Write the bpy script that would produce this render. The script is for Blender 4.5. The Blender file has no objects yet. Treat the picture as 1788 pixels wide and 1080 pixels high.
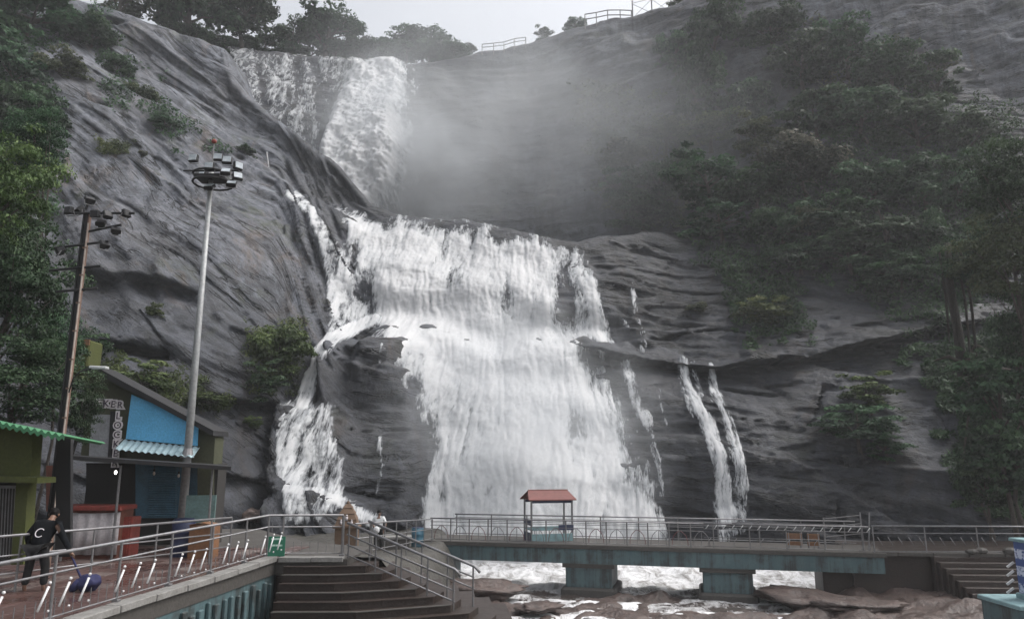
import bpy, math, random
import numpy as np
from mathutils import Vector, Matrix

# ------------------------------------------------------------------ camera
sc = bpy.context.scene
col = sc.collection
IW, IH, F = 1788.0, 1080.0, 1291.0          # photograph's frame, focal length in its pixels
PITCH = math.atan(260 / F)
CP, SP = math.cos(PITCH), math.sin(PITCH)
CAM = np.array((0.0, 0.0, 2.6))
cam = bpy.data.cameras.new('camera')
cam.sensor_width = 36.0
cam.lens = 36.0 * F / IW
cam.clip_end = 1000
cam.clip_start = 0.1
camo = bpy.data.objects.new('camera', cam)
col.objects.link(camo)
camo.location = CAM
camo.rotation_euler = (math.pi / 2 + PITCH, 0, 0)
sc.camera = camo

# ------------------------------------------------------------------ sky, sun, exposure
SUN_EL, SUN_AZ = math.radians(56), math.radians(82)     # veiled, high on the right
world = bpy.data.worlds.new('World')
sc.world = world
world.use_nodes = True
wn = world.node_tree.nodes; wl = world.node_tree.links
wn.clear()
sky = wn.new('ShaderNodeTexSky'); sky.sky_type = 'NISHITA'; sky.sun_disc = False
sky.sun_elevation = SUN_EL; sky.sun_rotation = SUN_AZ
sky.air_density = 1.0; sky.dust_density = 6.0; sky.ozone_density = 1.0
hs = wn.new('ShaderNodeHueSaturation'); hs.inputs['Saturation'].default_value = 0.24
bg = wn.new('ShaderNodeBackground'); bg.inputs['Strength'].default_value = 0.15
wo = wn.new('ShaderNodeOutputWorld')
wl.new(sky.outputs[0], hs.inputs['Color']); wl.new(hs.outputs[0], bg.inputs['Color']); wl.new(bg.outputs[0], wo.inputs['Surface'])
sun = bpy.data.lights.new('sun', 'SUN'); sun.energy = 0.6; sun.angle = math.radians(40); sun.color = (1, 0.98, 0.95)
suno = bpy.data.objects.new('sun', sun); col.objects.link(suno)
# direction towards the sun: rotation 0 = +Y, turning clockwise seen from above
sd = Vector((math.sin(SUN_AZ) * math.cos(SUN_EL), math.cos(SUN_AZ) * math.cos(SUN_EL), math.sin(SUN_EL)))
suno.rotation_euler = sd.to_track_quat('Z', 'Y').to_euler()
suno.location = (0, -10, 60)
sc.view_settings.view_transform = 'Standard'; sc.view_settings.look = 'None'
sc.view_settings.exposure = 0.80; sc.view_settings.gamma = 1.0; sc.view_settings.use_curve_mapping = False
sc.cycles.max_bounces = 6; sc.cycles.diffuse_bounces = 3; sc.cycles.glossy_bounces = 2
sc.cycles.transparent_max_bounces = 12; sc.cycles.volume_bounces = 1; sc.cycles.transmission_bounces = 3
sc.cycles.use_denoising = True
sc.cycles.volume_step_rate = 2.0; sc.cycles.volume_max_steps = 128

# ------------------------------------------------------------------ picture <-> place
def ray(px, py):
    u = (np.asarray(px, float) - IW / 2) / F; v = (IH / 2 - np.asarray(py, float)) / F
    return u, CP - v * SP, SP + v * CP
def P(px, py, Y):
    x, y, z = ray(px, py); t = Y / y
    return np.array((x * t, Y + 0 * t, CAM[2] + z * t))
def G(px, py, z):                      # where that line of sight meets the level z
    x, y, zz = ray(px, py); t = (z - CAM[2]) / zz
    return np.array((x * t, y * t, z + 0 * t))
def proj(X, Y, Z):
    Z = Z - CAM[2]
    d = Y * CP + Z * SP; h = -Y * SP + Z * CP
    return IW / 2 + F * X / d, IH / 2 - F * h / d
def S(x, a, b):
    t = np.clip((x - a) / (b - a), 0, 1); return t * t * (3 - 2 * t)

# ------------------------------------------------------------------ noise
_r = np.random.RandomState(7)
_perm = np.tile(_r.permutation(256), 3)
_g = _r.normal(size=(256, 3)); _g /= np.linalg.norm(_g, axis=1)[:, None]
def pn(x, y, z=0.0):
    x, y, z = np.broadcast_arrays(np.asarray(x, float), np.asarray(y, float), np.asarray(z, float))
    xi, yi, zi = np.floor(x).astype(int), np.floor(y).astype(int), np.floor(z).astype(int)
    xf, yf, zf = x - xi, y - yi, z - zi
    xi, yi, zi = xi & 255, yi & 255, zi & 255
    fade = lambda t: t * t * t * (t * (t * 6 - 15) + 10)
    u, v, w = fade(xf), fade(yf), fade(zf)
    def g(a, b, c):
        h = _perm[_perm[_perm[xi + a] + yi + b] + zi + c]
        gg = _g[h]
        return gg[..., 0] * (xf - a) + gg[..., 1] * (yf - b) + gg[..., 2] * (zf - c)
    L = lambda a, b, t: a + (b - a) * t
    return 1.6 * L(L(L(g(0,0,0), g(1,0,0), u), L(g(0,1,0), g(1,1,0), u), v),
                   L(L(g(0,0,1), g(1,0,1), u), L(g(0,1,1), g(1,1,1), u), v), w)
def fbm(x, y, z=0.0, o=4, gain=0.5):
    s, a, f = 0.0, 1.0, 1.0
    for i in range(o):
        s = s + a * pn(x * f + 17.3 * i, y * f + 5.1 * i, z * f + 9.7 * i); a *= gain; f *= 2.03
    return s

# ------------------------------------------------------------------ materials
def nm(name):
    m = bpy.data.materials.new(name); m.use_nodes = True
    nt = m.node_tree; b = nt.nodes['Principled BSDF']
    return m, nt, b
def node(nt, t, **kw):
    n = nt.nodes.new('ShaderNode' + t)
    for k, v in kw.items():
        if k in n.inputs: n.inputs[k].default_value = v
        else: setattr(n, k, v)
    return n
def ramp(nt, src, stops):
    r = nt.nodes.new('ShaderNodeValToRGB')
    while len(r.color_ramp.elements) < len(stops): r.color_ramp.elements.new(0.5)
    for e, (p, c) in zip(r.color_ramp.elements, stops):
        e.position = p; e.color = (c, c, c, 1) if isinstance(c, (int, float)) else (*c, 1)
    nt.links.new(src, r.inputs[0]); return r
def coords(nt, scale=(1, 1, 1), kind='Object', rot=(0, 0, 0)):
    tc = nt.nodes.new('ShaderNodeTexCoord'); mp = nt.nodes.new('ShaderNodeMapping')
    mp.inputs['Scale'].default_value = scale; mp.inputs['Rotation'].default_value = rot
    nt.links.new(tc.outputs[kind], mp.inputs[0]); return mp.outputs[0]
def noise(nt, vec, scale=1.0, detail=4, rough=0.55, dist=0.0):
    n = nt.nodes.new('ShaderNodeTexNoise'); n.inputs['Scale'].default_value = scale
    n.inputs['Detail'].default_value = detail; n.inputs['Roughness'].default_value = rough; n.inputs['Distortion'].default_value = dist
    nt.links.new(vec, n.inputs['Vector']); return n.outputs['Fac']
def mixc(nt, fac, a, b, mode='MIX'):
    m = nt.nodes.new('ShaderNodeMix'); m.data_type = 'RGBA'; m.blend_type = mode
    for s, v in ((m.inputs[0], fac), (m.inputs[6], a), (m.inputs[7], b)):
        if hasattr(v, 'is_linked') or hasattr(v, 'links'): nt.links.new(v, s)
        elif isinstance(v, (int, float)): s.default_value = v
        else: s.default_value = (*v, 1)
    return m.outputs[2]
def math_(nt, op, a, b=0.5, c=None):
    m = nt.nodes.new('ShaderNodeMath'); m.operation = op
    for s, v in zip(m.inputs, (a, b) if c is None else (a, b, c)):
        if isinstance(v, (int, float)): s.default_value = v
        else: nt.links.new(v, s)
    return m.outputs[0]
def bump(nt, b, h, dist=0.05, strength=1.0):
    n = nt.nodes.new('ShaderNodeBump'); n.inputs['Distance'].default_value = dist; n.inputs['Strength'].default_value = strength
    nt.links.new(h, n.inputs['Height']); nt.links.new(n.outputs[0], b.inputs['Normal']); return n
MATS = {}
def paint(name, c, rough=0.6, metal=0.0, wear=0.35, scale=3.0, dirt=(0.03, 0.027, 0.024), spec=0.4, bmp=0.004):
    """plain painted / metal / cloth surface with blotchy dirt and fine relief"""
    if name in MATS: return MATS[name]
    m, nt, b = nm(name)
    v = coords(nt); n1 = noise(nt, v, scale, 6, 0.65); n2 = noise(nt, v, scale * 9, 3)
    f = ramp(nt, n1, [(0.42, 0.0), (0.72, 1.0)]).outputs[0]
    f = math_(nt, 'MULTIPLY', f, wear)
    base = mixc(nt, ramp(nt, n2, [(0.3, 0.0), (0.7, 1.0)]).outputs[0], tuple(x * 0.82 for x in c), tuple(min(1, x * 1.12) for x in c))
    nt.links.new(mixc(nt, f, base, dirt), b.inputs['Base Color'])
    b.inputs['Metallic'].default_value = metal; b.inputs['Specular IOR Level'].default_value = spec
    nt.links.new(math_(nt, 'MULTIPLY_ADD', n1, 0.3, rough - 0.15), b.inputs['Roughness'])
    bump(nt, b, n2, bmp, 0.6)
    MATS[name] = m; return m

# ------------------------------------------------------------------ objects
def tag(o, label=None, cat=None, group=None, kind=None):
    if label: o['label'] = label
    if cat: o['category'] = cat
    if group: o['group'] = group
    if kind: o['kind'] = kind
    return o
def link(o, parent=None):
    col.objects.link(o)
    if parent is not None: o.parent = parent
    return o
def empty(name, loc=(0, 0, 0), rz=0.0, label=None, cat=None, group=None):
    o = bpy.data.objects.new(name, None); o.empty_display_size = 0.2
    o.location = tuple(float(v) for v in loc); o.rotation_euler = (0, 0, rz)
    link(o); return tag(o, label, cat, group)
def mk_mesh(name, verts, faces, mat=None, smooth=False):
    me = bpy.data.meshes.new(name)
    if isinstance(faces, np.ndarray):
        verts = np.asarray(verts, np.float32); n = faces.shape[1]
        me.vertices.add(len(verts)); me.vertices.foreach_set('co', verts.ravel())
        me.loops.add(faces.size); me.loops.foreach_set('vertex_index', faces.astype(np.int32).ravel())
        me.polygons.add(len(faces)); me.polygons.foreach_set('loop_start', np.arange(0, faces.size, n, dtype=np.int32))
        me.update(calc_edges=True)
    else:
        me.from_pydata([tuple(map(float, v)) for v in verts], [], [tuple(f) for f in faces]); me.update()
    if smooth: me.polygons.foreach_set('use_smooth', np.ones(len(me.polygons), bool))
    for m in (mat if isinstance(mat, (list, tuple)) else [mat]):
        if m: me.materials.append(m)
    return me
def mobj(name, me, parent=None, loc=(0, 0, 0), rot=(0, 0, 0), scale=(1, 1, 1)):
    o = bpy.data.objects.new(name, me); o.location = tuple(float(v) for v in loc); o.rotation_euler = rot; o.scale = scale
    return link(o, parent)
def attr(me, name, vals):
    a = me.attributes.new(name, 'FLOAT', 'POINT'); a.data.foreach_set('value', np.asarray(vals, np.float32))
class MB:
    """collects shapes in world space; build() links them as one mesh whose origin is its thing's origin"""
    def __init__(s): s.v = []; s.f = []
    def add(s, vs, fs):
        n = len(s.v); s.v += [tuple(map(float, v)) for v in vs]; s.f += [tuple(i + n for i in f) for f in fs]; return s
    def box(s, c, d, rz=0.0, rx=0.0, ry=0.0, bev=0.0):
        x, y, z = (v / 2 for v in d)
        if bev <= 0:
            vs = [(-x,-y,-z),(x,-y,-z),(x,y,-z),(-x,y,-z),(-x,-y,z),(x,-y,z),(x,y,z),(-x,y,z)]
            fs = [(0,3,2,1),(4,5,6,7),(0,1,5,4),(1,2,6,5),(2,3,7,6),(3,0,4,7)]
        else:                                   # rounded on the vertical and top edges
            b = min(bev, x * .9, y * .9, z * .9); vs = []
            def ring(ix, iy, iz): return [(-x+ix,-y+iy+b,iz),(-x+ix+b,-y+iy,iz),(x-ix-b,-y+iy,iz),(x-ix,-y+iy+b,iz),(x-ix,y-iy-b,iz),(x-ix-b,y-iy,iz),(-x+ix+b,y-iy,iz),(-x+ix,y-iy-b,iz)]
            vs = ring(0,0,-z) + ring(0,0,z-b) + ring(b*.9,b*.9,z); fs = [tuple(range(7,-1,-1)), tuple(range(16,24))]
            for k in (0, 8): fs += [(k+i, k+(i+1)%8, k+8+(i+1)%8, k+8+i) for i in range(8)]
        R = Matrix.Rotation(rz, 3, 'Z') @ Matrix.Rotation(ry, 3, 'Y') @ Matrix.Rotation(rx, 3, 'X')
        return s.add([tuple(R @ Vector(v) + Vector(c)) for v in vs], fs)
    def tube(s, pts, r, n=6, caps=True):
        pts = [Vector(tuple(map(float, p))) for p in pts]; rs = r if isinstance(r, (list, tuple)) else [r] * len(pts)
        vs, fs = [], []; up = None
        for i, p in enumerate(pts):
            t = (pts[min(i + 1, len(pts) - 1)] - pts[max(i - 1, 0)]).normalized()
            if up is None: up = t.orthogonal().normalized()
            up = (up - t * up.dot(t)); up = up.normalized() if up.length > 1e-6 else t.orthogonal().normalized()
            w = t.cross(up)
            for k in range(n):
                a = 2 * math.pi * k / n; vs.append(p + (up * math.cos(a) + w * math.sin(a)) * rs[i])
        for i in range(len(pts) - 1):
            fs += [(i*n+k, i*n+(k+1)%n, (i+1)*n+(k+1)%n, (i+1)*n+k) for k in range(n)]
        if caps: fs += [tuple(range(n-1,-1,-1)), tuple((len(pts)-1)*n + k for k in range(n))]
        return s.add(vs, fs)
    def ball(s, c, r, n=8, m=6, sc=(1,1,1)):
        vs = [(c[0], c[1], c[2] - r*sc[2])]; fs = []
        for i in range(1, m):
            a = -math.pi/2 + math.pi*i/m
            for k in range(n): b = 2*math.pi*k/n; vs.append((c[0]+r*sc[0]*math.cos(a)*math.cos(b), c[1]+r*sc[1]*math.cos(a)*math.sin(b), c[2]+r*sc[2]*math.sin(a)))
        vs.append((c[0], c[1], c[2]+r*sc[2]))
        fs += [(0, 1+(k+1)%n, 1+k) for k in range(n)]
        for i in range(m-2): fs += [(1+i*n+k, 1+i*n+(k+1)%n, 1+(i+1)*n+(k+1)%n, 1+(i+1)*n+k) for k in range(n)]
        L = len(vs)-1; fs += [(L, 1+(m-2)*n+k, 1+(m-2)*n+(k+1)%n) for k in range(n)]
        return s.add(vs, fs)
    def slab(s, pts, z0, z1):
        n = len(pts); vs = [(p[0], p[1], z0) for p in pts] + [(p[0], p[1], z1) for p in pts]
        return s.add(vs, [tuple(range(n-1,-1,-1)), tuple(range(n, 2*n))] + [(i, (i+1)%n, n+(i+1)%n, n+i) for i in range(n)])
    def mesh(s, name, mat, smooth=False, origin=(0,0,0)):
        o = np.asarray(origin, float)
        return mk_mesh(name, [tuple(np.asarray(v) - o) for v in s.v], s.f, mat, smooth)
    def build(s, name, mat, parent=None, smooth=False):
        o = (0,0,0); q = parent
        while q is not None: o = tuple(a + b for a, b in zip(o, q.location)); q = q.parent
        return mobj(name, s.mesh(name, mat, smooth, o), parent)
def copy_tree(o, parent=None, loc=None, rz=None):
    kids = [c for c in col.objects if c.parent == o] if False else list(o.children)
    c = o.copy(); link(c, parent)
    if loc is not None: c.location = tuple(float(v) for v in loc)
    if rz is not None: c.rotation_euler = (0, 0, rz)
    for k in kids: copy_tree(k, c)
    return c

# =================================================================== THE SETTING
# ------------------------------------------------------------------ rock materials
def rock_material(name, dark, light, warm):
    m, nt, b = nm(name)
    at = nt.nodes.new('ShaderNodeAttribute'); at.attribute_name = 'dry'       # dry pale slab .. wet face, darkened for shade as well
    bd = nt.nodes.new('ShaderNodeAttribute'); bd.attribute_name = 'bed'       # coordinate across the beds
    v = coords(nt)
    cx = nt.nodes.new('ShaderNodeCombineXYZ'); sep = nt.nodes.new('ShaderNodeSeparateXYZ'); nt.links.new(v, sep.inputs[0])
    nt.links.new(math_(nt, 'MULTIPLY', sep.outputs[0], 0.16), cx.inputs[0])
    nt.links.new(math_(nt, 'MULTIPLY', sep.outputs[1], 0.16), cx.inputs[1])
    nt.links.new(bd.outputs['Fac'], cx.inputs[2])
    beds = noise(nt, cx.outputs[0], 1.3, 8, 0.68, 0.25)
    beds2 = noise(nt, cx.outputs[0], 5.0, 5, 0.7, 0.1)
    big = noise(nt, v, 0.14, 5, 0.6)
    fine = noise(nt, v, 2.2, 7, 0.7)
    stain = noise(nt, coords(nt, (0.40, 0.40, 0.07)), 1.2, 6, 0.7, 1.2)
    t = math_(nt, 'ADD', math_(nt, 'MULTIPLY', beds, 0.55), math_(nt, 'MULTIPLY', fine, 0.45))
    t = math_(nt, 'ADD', t, math_(nt, 'MULTIPLY', math_(nt, 'SUBTRACT', beds2, 0.5), 0.35))
    c = ramp(nt, t, [(0.34, dark), (0.50, tuple(0.55*a+0.45*b_ for a, b_ in zip(dark, light))), (0.66, light)]).outputs[0]
    c = mixc(nt, math_(nt, 'MULTIPLY', ramp(nt, big, [(0.45, 0.0), (0.7, 1.0)]).outputs[0], 0.35), c, warm)
    crk = math_(nt, 'ABSOLUTE', math_(nt, 'SUBTRACT', noise(nt, cx.outputs[0], 1.1, 5, .6, .5), .5)); ck = ramp(nt, crk, [(.006, 1.0), (.022, 0.0)]).outputs[0]
    ck = math_(nt, 'MULTIPLY', ck, ramp(nt, noise(nt, v, .22, 3), [(.42, 0.0), (.54, 1.0)]).outputs[0])
    c = mixc(nt, math_(nt, 'MULTIPLY', ck, .85), c, (.012, .012, .013))
    ms_ = ramp(nt, noise(nt, v, .33, 6, .7, .6), [(.56, 0.0), (.66, 1.0)]).outputs[0]; c = mixc(nt, math_(nt, 'MULTIPLY', ms_, .5), c, (.075, .085, .050))
    br_ = ramp(nt, noise(nt, coords(nt, (.5, .5, .16)), .6, 6, .7, .8), [(.57, 0.0), (.67, 1.0)]).outputs[0]; c = mixc(nt, math_(nt, 'MULTIPLY', br_, .45), c, (.16, .115, .085))
    pat = noise(nt, v, .55, 6, .7, .4); c = mixc(nt, math_(nt, 'MULTIPLY', ramp(nt, pat, [(.56, 0.0), (.64, 1.0)]).outputs[0], .45), c, tuple(min(1, x * 1.25) for x in light))
    st = math_(nt, 'MULTIPLY', ramp(nt, stain, [(0.48, 0.0), (0.62, 1.0)]).outputs[0], 0.6)
    c = mixc(nt, st, c, tuple(x * 0.55 for x in dark))
    wet = mixc(nt, 1.0, c, (0.155, 0.163, 0.185), 'MULTIPLY')
    c = mixc(nt, at.outputs['Fac'], wet, c)
    nt.links.new(c, b.inputs['Base Color'])
    nt.links.new(math_(nt, 'MULTIPLY_ADD', at.outputs['Fac'], 0.30, math_(nt, 'MULTIPLY_ADD', fine, 0.3, 0.34)), b.inputs['Roughness'])
    b.inputs['Specular IOR Level'].default_value = 0.35
    h = math_(nt, 'SUBTRACT', math_(nt, 'ADD', math_(nt, 'MULTIPLY', beds2, 0.5), fine), math_(nt, 'MULTIPLY', ck, .8))
    bump(nt, b, h, 0.19, 0.9)
    return m
M_ROCK = rock_material('gorge_rock', (0.038, 0.041, 0.049), (0.195, 0.207, 0.240), (0.135, 0.122, 0.115))

# ------------------------------------------------------------------ surfaces fitted through surveyed points
def tps(pts):
    pts = np.asarray(pts, float); w = np.array([P(*p) for p in pts])
    q = w[:, [0, 2]] / 30.0; n = len(q)
    U = lambda r2: 0.5 * r2 * np.log(r2 + 1e-12)
    d2 = ((q[:, None] - q[None]) ** 2).sum(-1)
    A = np.zeros((n + 3, n + 3)); A[:n, :n] = U(d2) + np.eye(n) * 2e-3
    A[:n, n] = 1; A[:n, n+1:] = q; A[n, :n] = 1; A[n+1:, :n] = q.T
    c = np.linalg.solve(A, np.r_[w[:, 1], 0, 0, 0])
    def f(X, Z):
        X = np.asarray(X, float) / 30; Z = np.asarray(Z, float) / 30
        s = c[n] + c[n+1] * X + c[n+2] * Z
        for i in range(n): s = s + c[i] * U((X - q[i, 0]) ** 2 + (Z - q[i, 1]) ** 2)
        return s
    return f
class Surf: pass
def bil(A, gx, gz):
    nz, nx = A.shape
    gx = np.clip(gx, 0, nx - 1.001); gz = np.clip(gz, 0, nz - 1.001)
    i, j = gx.astype(int), gz.astype(int); a, b = gx - i, gz - j
    return (A[j, i] * (1-a) + A[j, i+1] * a) * (1-b) + (A[j+1, i] * (1-a) + A[j+1, i+1] * a) * b
def blur(A, k):
    for ax in (0, 1):
        c = np.cumsum(np.concatenate([np.repeat(A.take([0], ax), k + 1, ax), A, np.repeat(A.take([-1], ax), k, ax)], ax), ax)
        A = (c.take(range(2*k+1, c.shape[ax]), ax) - c.take(range(0, c.shape[ax] - 2*k - 1), ax)) / (2*k + 1)
    return A
def make_surface(pts, ridge, x0, x1, z0, z1, dx, dz, back, features, dip):
    f = tps(pts); s = Surf()
    xs = np.arange(x0, x1, dx); zs = np.arange(z0, z1, dz); X, Z = np.meshgrid(xs, zs)
    rw = np.array([P(*r) for r in ridge]); rw = rw[np.argsort(rw[:, 0])]
    rz = np.interp(xs, rw[:, 0], rw[:, 2]) + 0.35 * fbm(xs * 0.35, 3.3, o=4)
    RZ = np.broadcast_to(rz, X.shape); over = np.maximum(Z - RZ, 0)
    Zc = np.minimum(Z, RZ)
    Y = f(X, Zc)
    px, py = proj(X, Y, Zc)
    d, dry, bed = features(X, Y, Zc, px, py)
    edge = 1 - 0.7 * np.exp(-((RZ - Zc) / 1.2) ** 2)
    Y = Y + d * np.where(over > 0, 0.25, edge)
    rnd = np.minimum(over, 1.5)
    Y = Y + over * back + (over > 0) * 0.15
    Zf = Zc + 0.5 * (1 - np.exp(-over / 0.6)) + over * 0.02
    s.x0, s.z0, s.dx, s.dz, s.X, s.Z, s.Y, s.Zf, s.ridge = x0, z0, dx, dz, X, Z, Y, Zf, (xs, rz)
    s.dry, s.bed = dry, bed
    return s
def surfY(s, X, Z, A=None): return bil(s.Y if A is None else A, (X - s.x0) / s.dx, (Z - s.z0) / s.dz)
def hit(s, px, py, A=None):
    px = np.asarray(px, float); py = np.asarray(py, float); Y = np.full(px.shape, 55.0)
    for _ in range(14):
        p = P(px, py, Y); Y = 0.5 * Y + 0.5 * surfY(s, p[0], p[2], A)
    return P(px, py, Y)
def surf_mesh(s, name, mat):
    nz, nx = s.Y.shape
    v = np.stack([s.X, s.Y, s.Zf], -1).reshape(-1, 3)
    i = np.arange(nz * nx).reshape(nz, nx)
    q = np.stack([i[:-1, :-1], i[:-1, 1:], i[1:, 1:], i[1:, :-1]], -1).reshape(-1, 4)
    me = mk_mesh(name, v, q, mat, True); attr(me, 'dry', s.dry.ravel()); attr(me, 'bed', s.bed.ravel())
    return me
def polyline_d(px, py, pl):
    """distance to a polyline in survey pixels; positive above / right of it"""
    best = np.full(np.shape(px), 1e9); sg = np.zeros(np.shape(px)); along = np.zeros(np.shape(px)); acc = 0.0
    for (ax, ay), (bx, by) in zip(pl[:-1], pl[1:]):
        ex, ey = bx - ax, by - ay; L2 = ex*ex + ey*ey
        t = np.clip(((px-ax)*ex + (py-ay)*ey) / L2, 0, 1); dx_, dy_ = px - ax - t*ex, py - ay - t*ey
        d = np.hypot(dx_, dy_); m = d < best
        best = np.where(m, d, best); sg = np.where(m, np.sign(ex*(py-ay) - ey*(px-ax)), sg); along = np.where(m, acc + t*math.sqrt(L2), along)
        acc += math.sqrt(L2)
    return best, sg, along / acc
def polygon_d(px, py, pg):
    """signed distance to a polygon, positive inside"""
    d, _, _ = polyline_d(px, py, pg + pg[:1]); ins = np.zeros(np.shape(px), bool)
    for (ax, ay), (bx, by) in zip(pg, pg[1:] + pg[:1]):
        c = ((ay > py) != (by > py)); ins ^= c & (px < (bx - ax) * (py - ay) / ((by - ay) if by != ay else 1e-9) + ax)
    return np.where(ins, d, -d)
def terr(b, h, a, wob):
    t = b / h + wob; fr = t - np.floor(t); return -a * fr + a * 0.5 + a * S(fr, 0.93, 1.0)

FRONT = [(-300,-60,60),(0,-60,63),(180,12,66),(300,55,68),(385,82,70),(402,140,69),(470,200,68),(520,238,67),(570,272,66),(610,318,64),(645,358,62),(700,376,61),
 (-300,250,40),(0,250,48),(100,200,52),(200,150,57),(300,200,59),(100,400,43),(250,350,49),(400,300,57),(480,320,58),(550,350,58.5),(0,500,38),(150,550,40),(300,500,44),(450,450,50),(520,450,53),
 (-300,600,32),(-300,920,28),(0,700,34),(100,800,33),(250,750,36),(380,700,40),(400,850,38),(450,600,44.5),(470,800,41.5),(380,930,37),(200,930,33),(480,930,42),
 (850,393,61),(960,418,60),(1010,425,60),(560,450,55),(650,450,56.5),(800,470,57),(950,480,56.5),(1050,480,56),(600,560,52),(750,580,52.5),(900,580,53),(1020,590,53),
 (700,700,49.5),(850,720,49),(1000,720,49.5),(700,880,46),(850,880,45),(1000,880,45),(1100,880,45.5),(850,1010,43.5),(1000,1010,43.5),(560,930,43),(1200,1010,43),(640,1040,42.5),
 (1130,407,62),(1250,415,63),(1100,520,55.5),(1200,540,56),(1150,600,53.5),(1250,640,51.5),(1100,680,50),(1200,700,49),(1200,880,45),(1300,880,44),(1400,700,47.5),(1450,880,43),(1600,880,41.5),(1750,880,40),(2000,880,38),
 (1400,560,53),(1550,560,52),(1700,560,49.5),(2000,560,45),(1300,450,59),(1450,420,58.5),(1600,400,57),(1788,380,55),(2050,380,51),(1330,380,62),(1450,250,66),(1600,150,70),(1788,60,72),(2050,0,69),(1500,1010,41.5),(1800,1010,38.5),(2050,1010,37)]
FRIDGE = [(-300,-70,60),(0,-30,63),(180,12,66),(300,55,68),(385,82,70),(402,140,69),(470,200,68),(520,238,67),(570,272,66),(610,318,64),(645,358,62),(700,376,61),(850,393,61),(960,418,60),(1010,425,60),(1130,407,62),(1250,415,63),(1330,380,62),(1450,250,66),(1600,150,70),(1788,60,72),(2050,0,69)]
SLAB_EDGE = [(20,20),(120,85),(200,140),(330,205),(420,258),(480,308),(560,352)]
SHELF = [(1010,606),(1060,618),(1120,628),(1240,640),(1330,632),(1420,622),(1550,588),(1700,560)]
MAIN = [(575,352),(640,366),(720,380),(850,388),(960,414),(1012,428),(1062,484),(1078,560),(1088,612),(1030,618),(1062,680),(1092,742),(1114,785),(1142,850),(1172,915),(1215,1030),(790,1040),(738,905),(734,810),(718,730),(700,650),(660,607),(650,560),(640,500),(600,420)]
def front_features(X, Y, Z, px, py):
    left = 1 - S(px, 470, 640)
    wl_ = fbm(X * .05, Z * .05, 2.0, 3)
    bedL = Z * 0.85 + X * 0.62 + 1.2 * wl_
    bedR = Z + 0.10 * X + 1.0 * wl_
    bed = bedL * left + bedR * (1 - left)
    sX = X * (1 - left) + (X * 0.8 - Z * 0.6) * left
    d = 1.3 * fbm(X * .09, Z * .09, 1.0, 3)
    wob = 0.35 * fbm(sX * .10, bed * .12, 4.0, 3)
    for h_, a_, sd_, lo_ in ((5.2, 1.25, 44., -.25), (2.7, .55, 48., .02), (1.35, .26, 52., .10), (.7, .12, 56., .12)):
        d += terr(bed, h_, a_, wob * 1.3 + .22 * fbm(sX * .13, bed * .3, sd_ + 9, 3)) * S(fbm(sX * .045, bed * .22, sd_, 3), lo_, lo_ + .22) * (1 + .25 * left)
    rg = 1 - np.abs(fbm(sX * .10, bed * .55, 5.0, 4)); d -= 0.22 * (rg - 0.7)
    for q_, a_, fr_ in ((.42, .30, .09), (.34, .13, .20), (.36, .05, .6)):
        pl_ = fbm(sX * fr_ * .32, bed * fr_ * 1.7, 60 + fr_ * 10, 4, .55); t_ = pl_ / q_; f_ = t_ - np.floor(t_); d += a_ * (.5 - f_ + S(f_, .90, 1.0))
    d += 0.09 * fbm(X * .9, Z * .9, 3.0, 4, .6)
    worn = S(polygon_d(px, py, MAIN), -25, 25); d = d * (1 - .62 * worn) + .5 * worn * fbm(X * .3, Z * .22, 29., 3)
    # the recess behind the pale slab's edge
    dd, sg, _ = polyline_d(px, py + 5 * fbm(X*.3, Z*.3, 7.7, 2), SLAB_EDGE); sd_ = dd * sg * -1
    rec = S(sd_, 0, 9) * (1 - 0.85 * S(sd_, 35, 120)) * S(px, 40, 200)
    d += 2.2 * rec
    # buttress between the two falls, its knob and the blocks left of it
    n_ = 10 * fbm(X * .25, Z * .25, 11.0, 3)
    bt = S(px + n_, 548, 582) * (1 - S(px + n_, 712, 760)) * S(py + n_, 585, 612)
    kb = S(px + n_, 628, 648) * (1 - S(px + n_, 690, 735)) * S(py + n_ * .5, 548, 562) * (1 - S(py, 640, 700))
    d -= 3.2 * bt + 1.6 * kb
    bl = S(px + n_, 470, 484) * (1 - S(px, 596, 640)) * S(py + n_ * .4, 702, 712)
    bl2 = S(px + n_, 484, 500) * (1 - S(px, 640, 690)) * S(py + n_ * .4 - (px - 560) * .25, 838, 848)
    d -= 1.9 * bl * (1 - bt) + 1.5 * bl2
    # steps across the big fall
    for yy, a in ((452, .8), (580, 1.5), (660, .7), (770, .9)):
        q = py + 3 * n_ - 0.10 * (px - 850) - yy
        d += a * (1 - S(q, -2, 10)) * S(q, -70, -2) * S(px, 560, 660) * (1 - S(px, 1080, 1150))
    # the shelf on the right: pale top, undercut below
    sd2, sg2, _ = polyline_d(px, py + n_ * .6, SHELF); below = sd2 * sg2
    on = S(px, 1000, 1040) * (1 - S(px, 1690, 1740))
    d += on * (below > 0) * 1.6 * np.exp(-below / 55.0) - on * (below <= 0) * 0.9 * np.exp(below / 30.0)
    # vertical joints and blocks low on the right
    jn = np.abs(fbm(X * .22 + .35 * fbm(X*.2, Z*.2, 3, 2), Z * .05, 21.0, 2)); d += 0.9 * (1 - S(jn, 0.0, 0.05)) * S(fbm(X*.13, Z*.13, 77., 2), .05, .3) * S(px, 1150, 1250) * S(py, 640, 700)
    jb = np.abs(fbm(X * .05, bed * .28, 31.0, 3)); d += 0.7 * (1 - S(jb, 0.0, 0.04)) * S(fbm(X*.10, Z*.16, 79., 2), .1, .35) * S(py, 420, 480)
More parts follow.
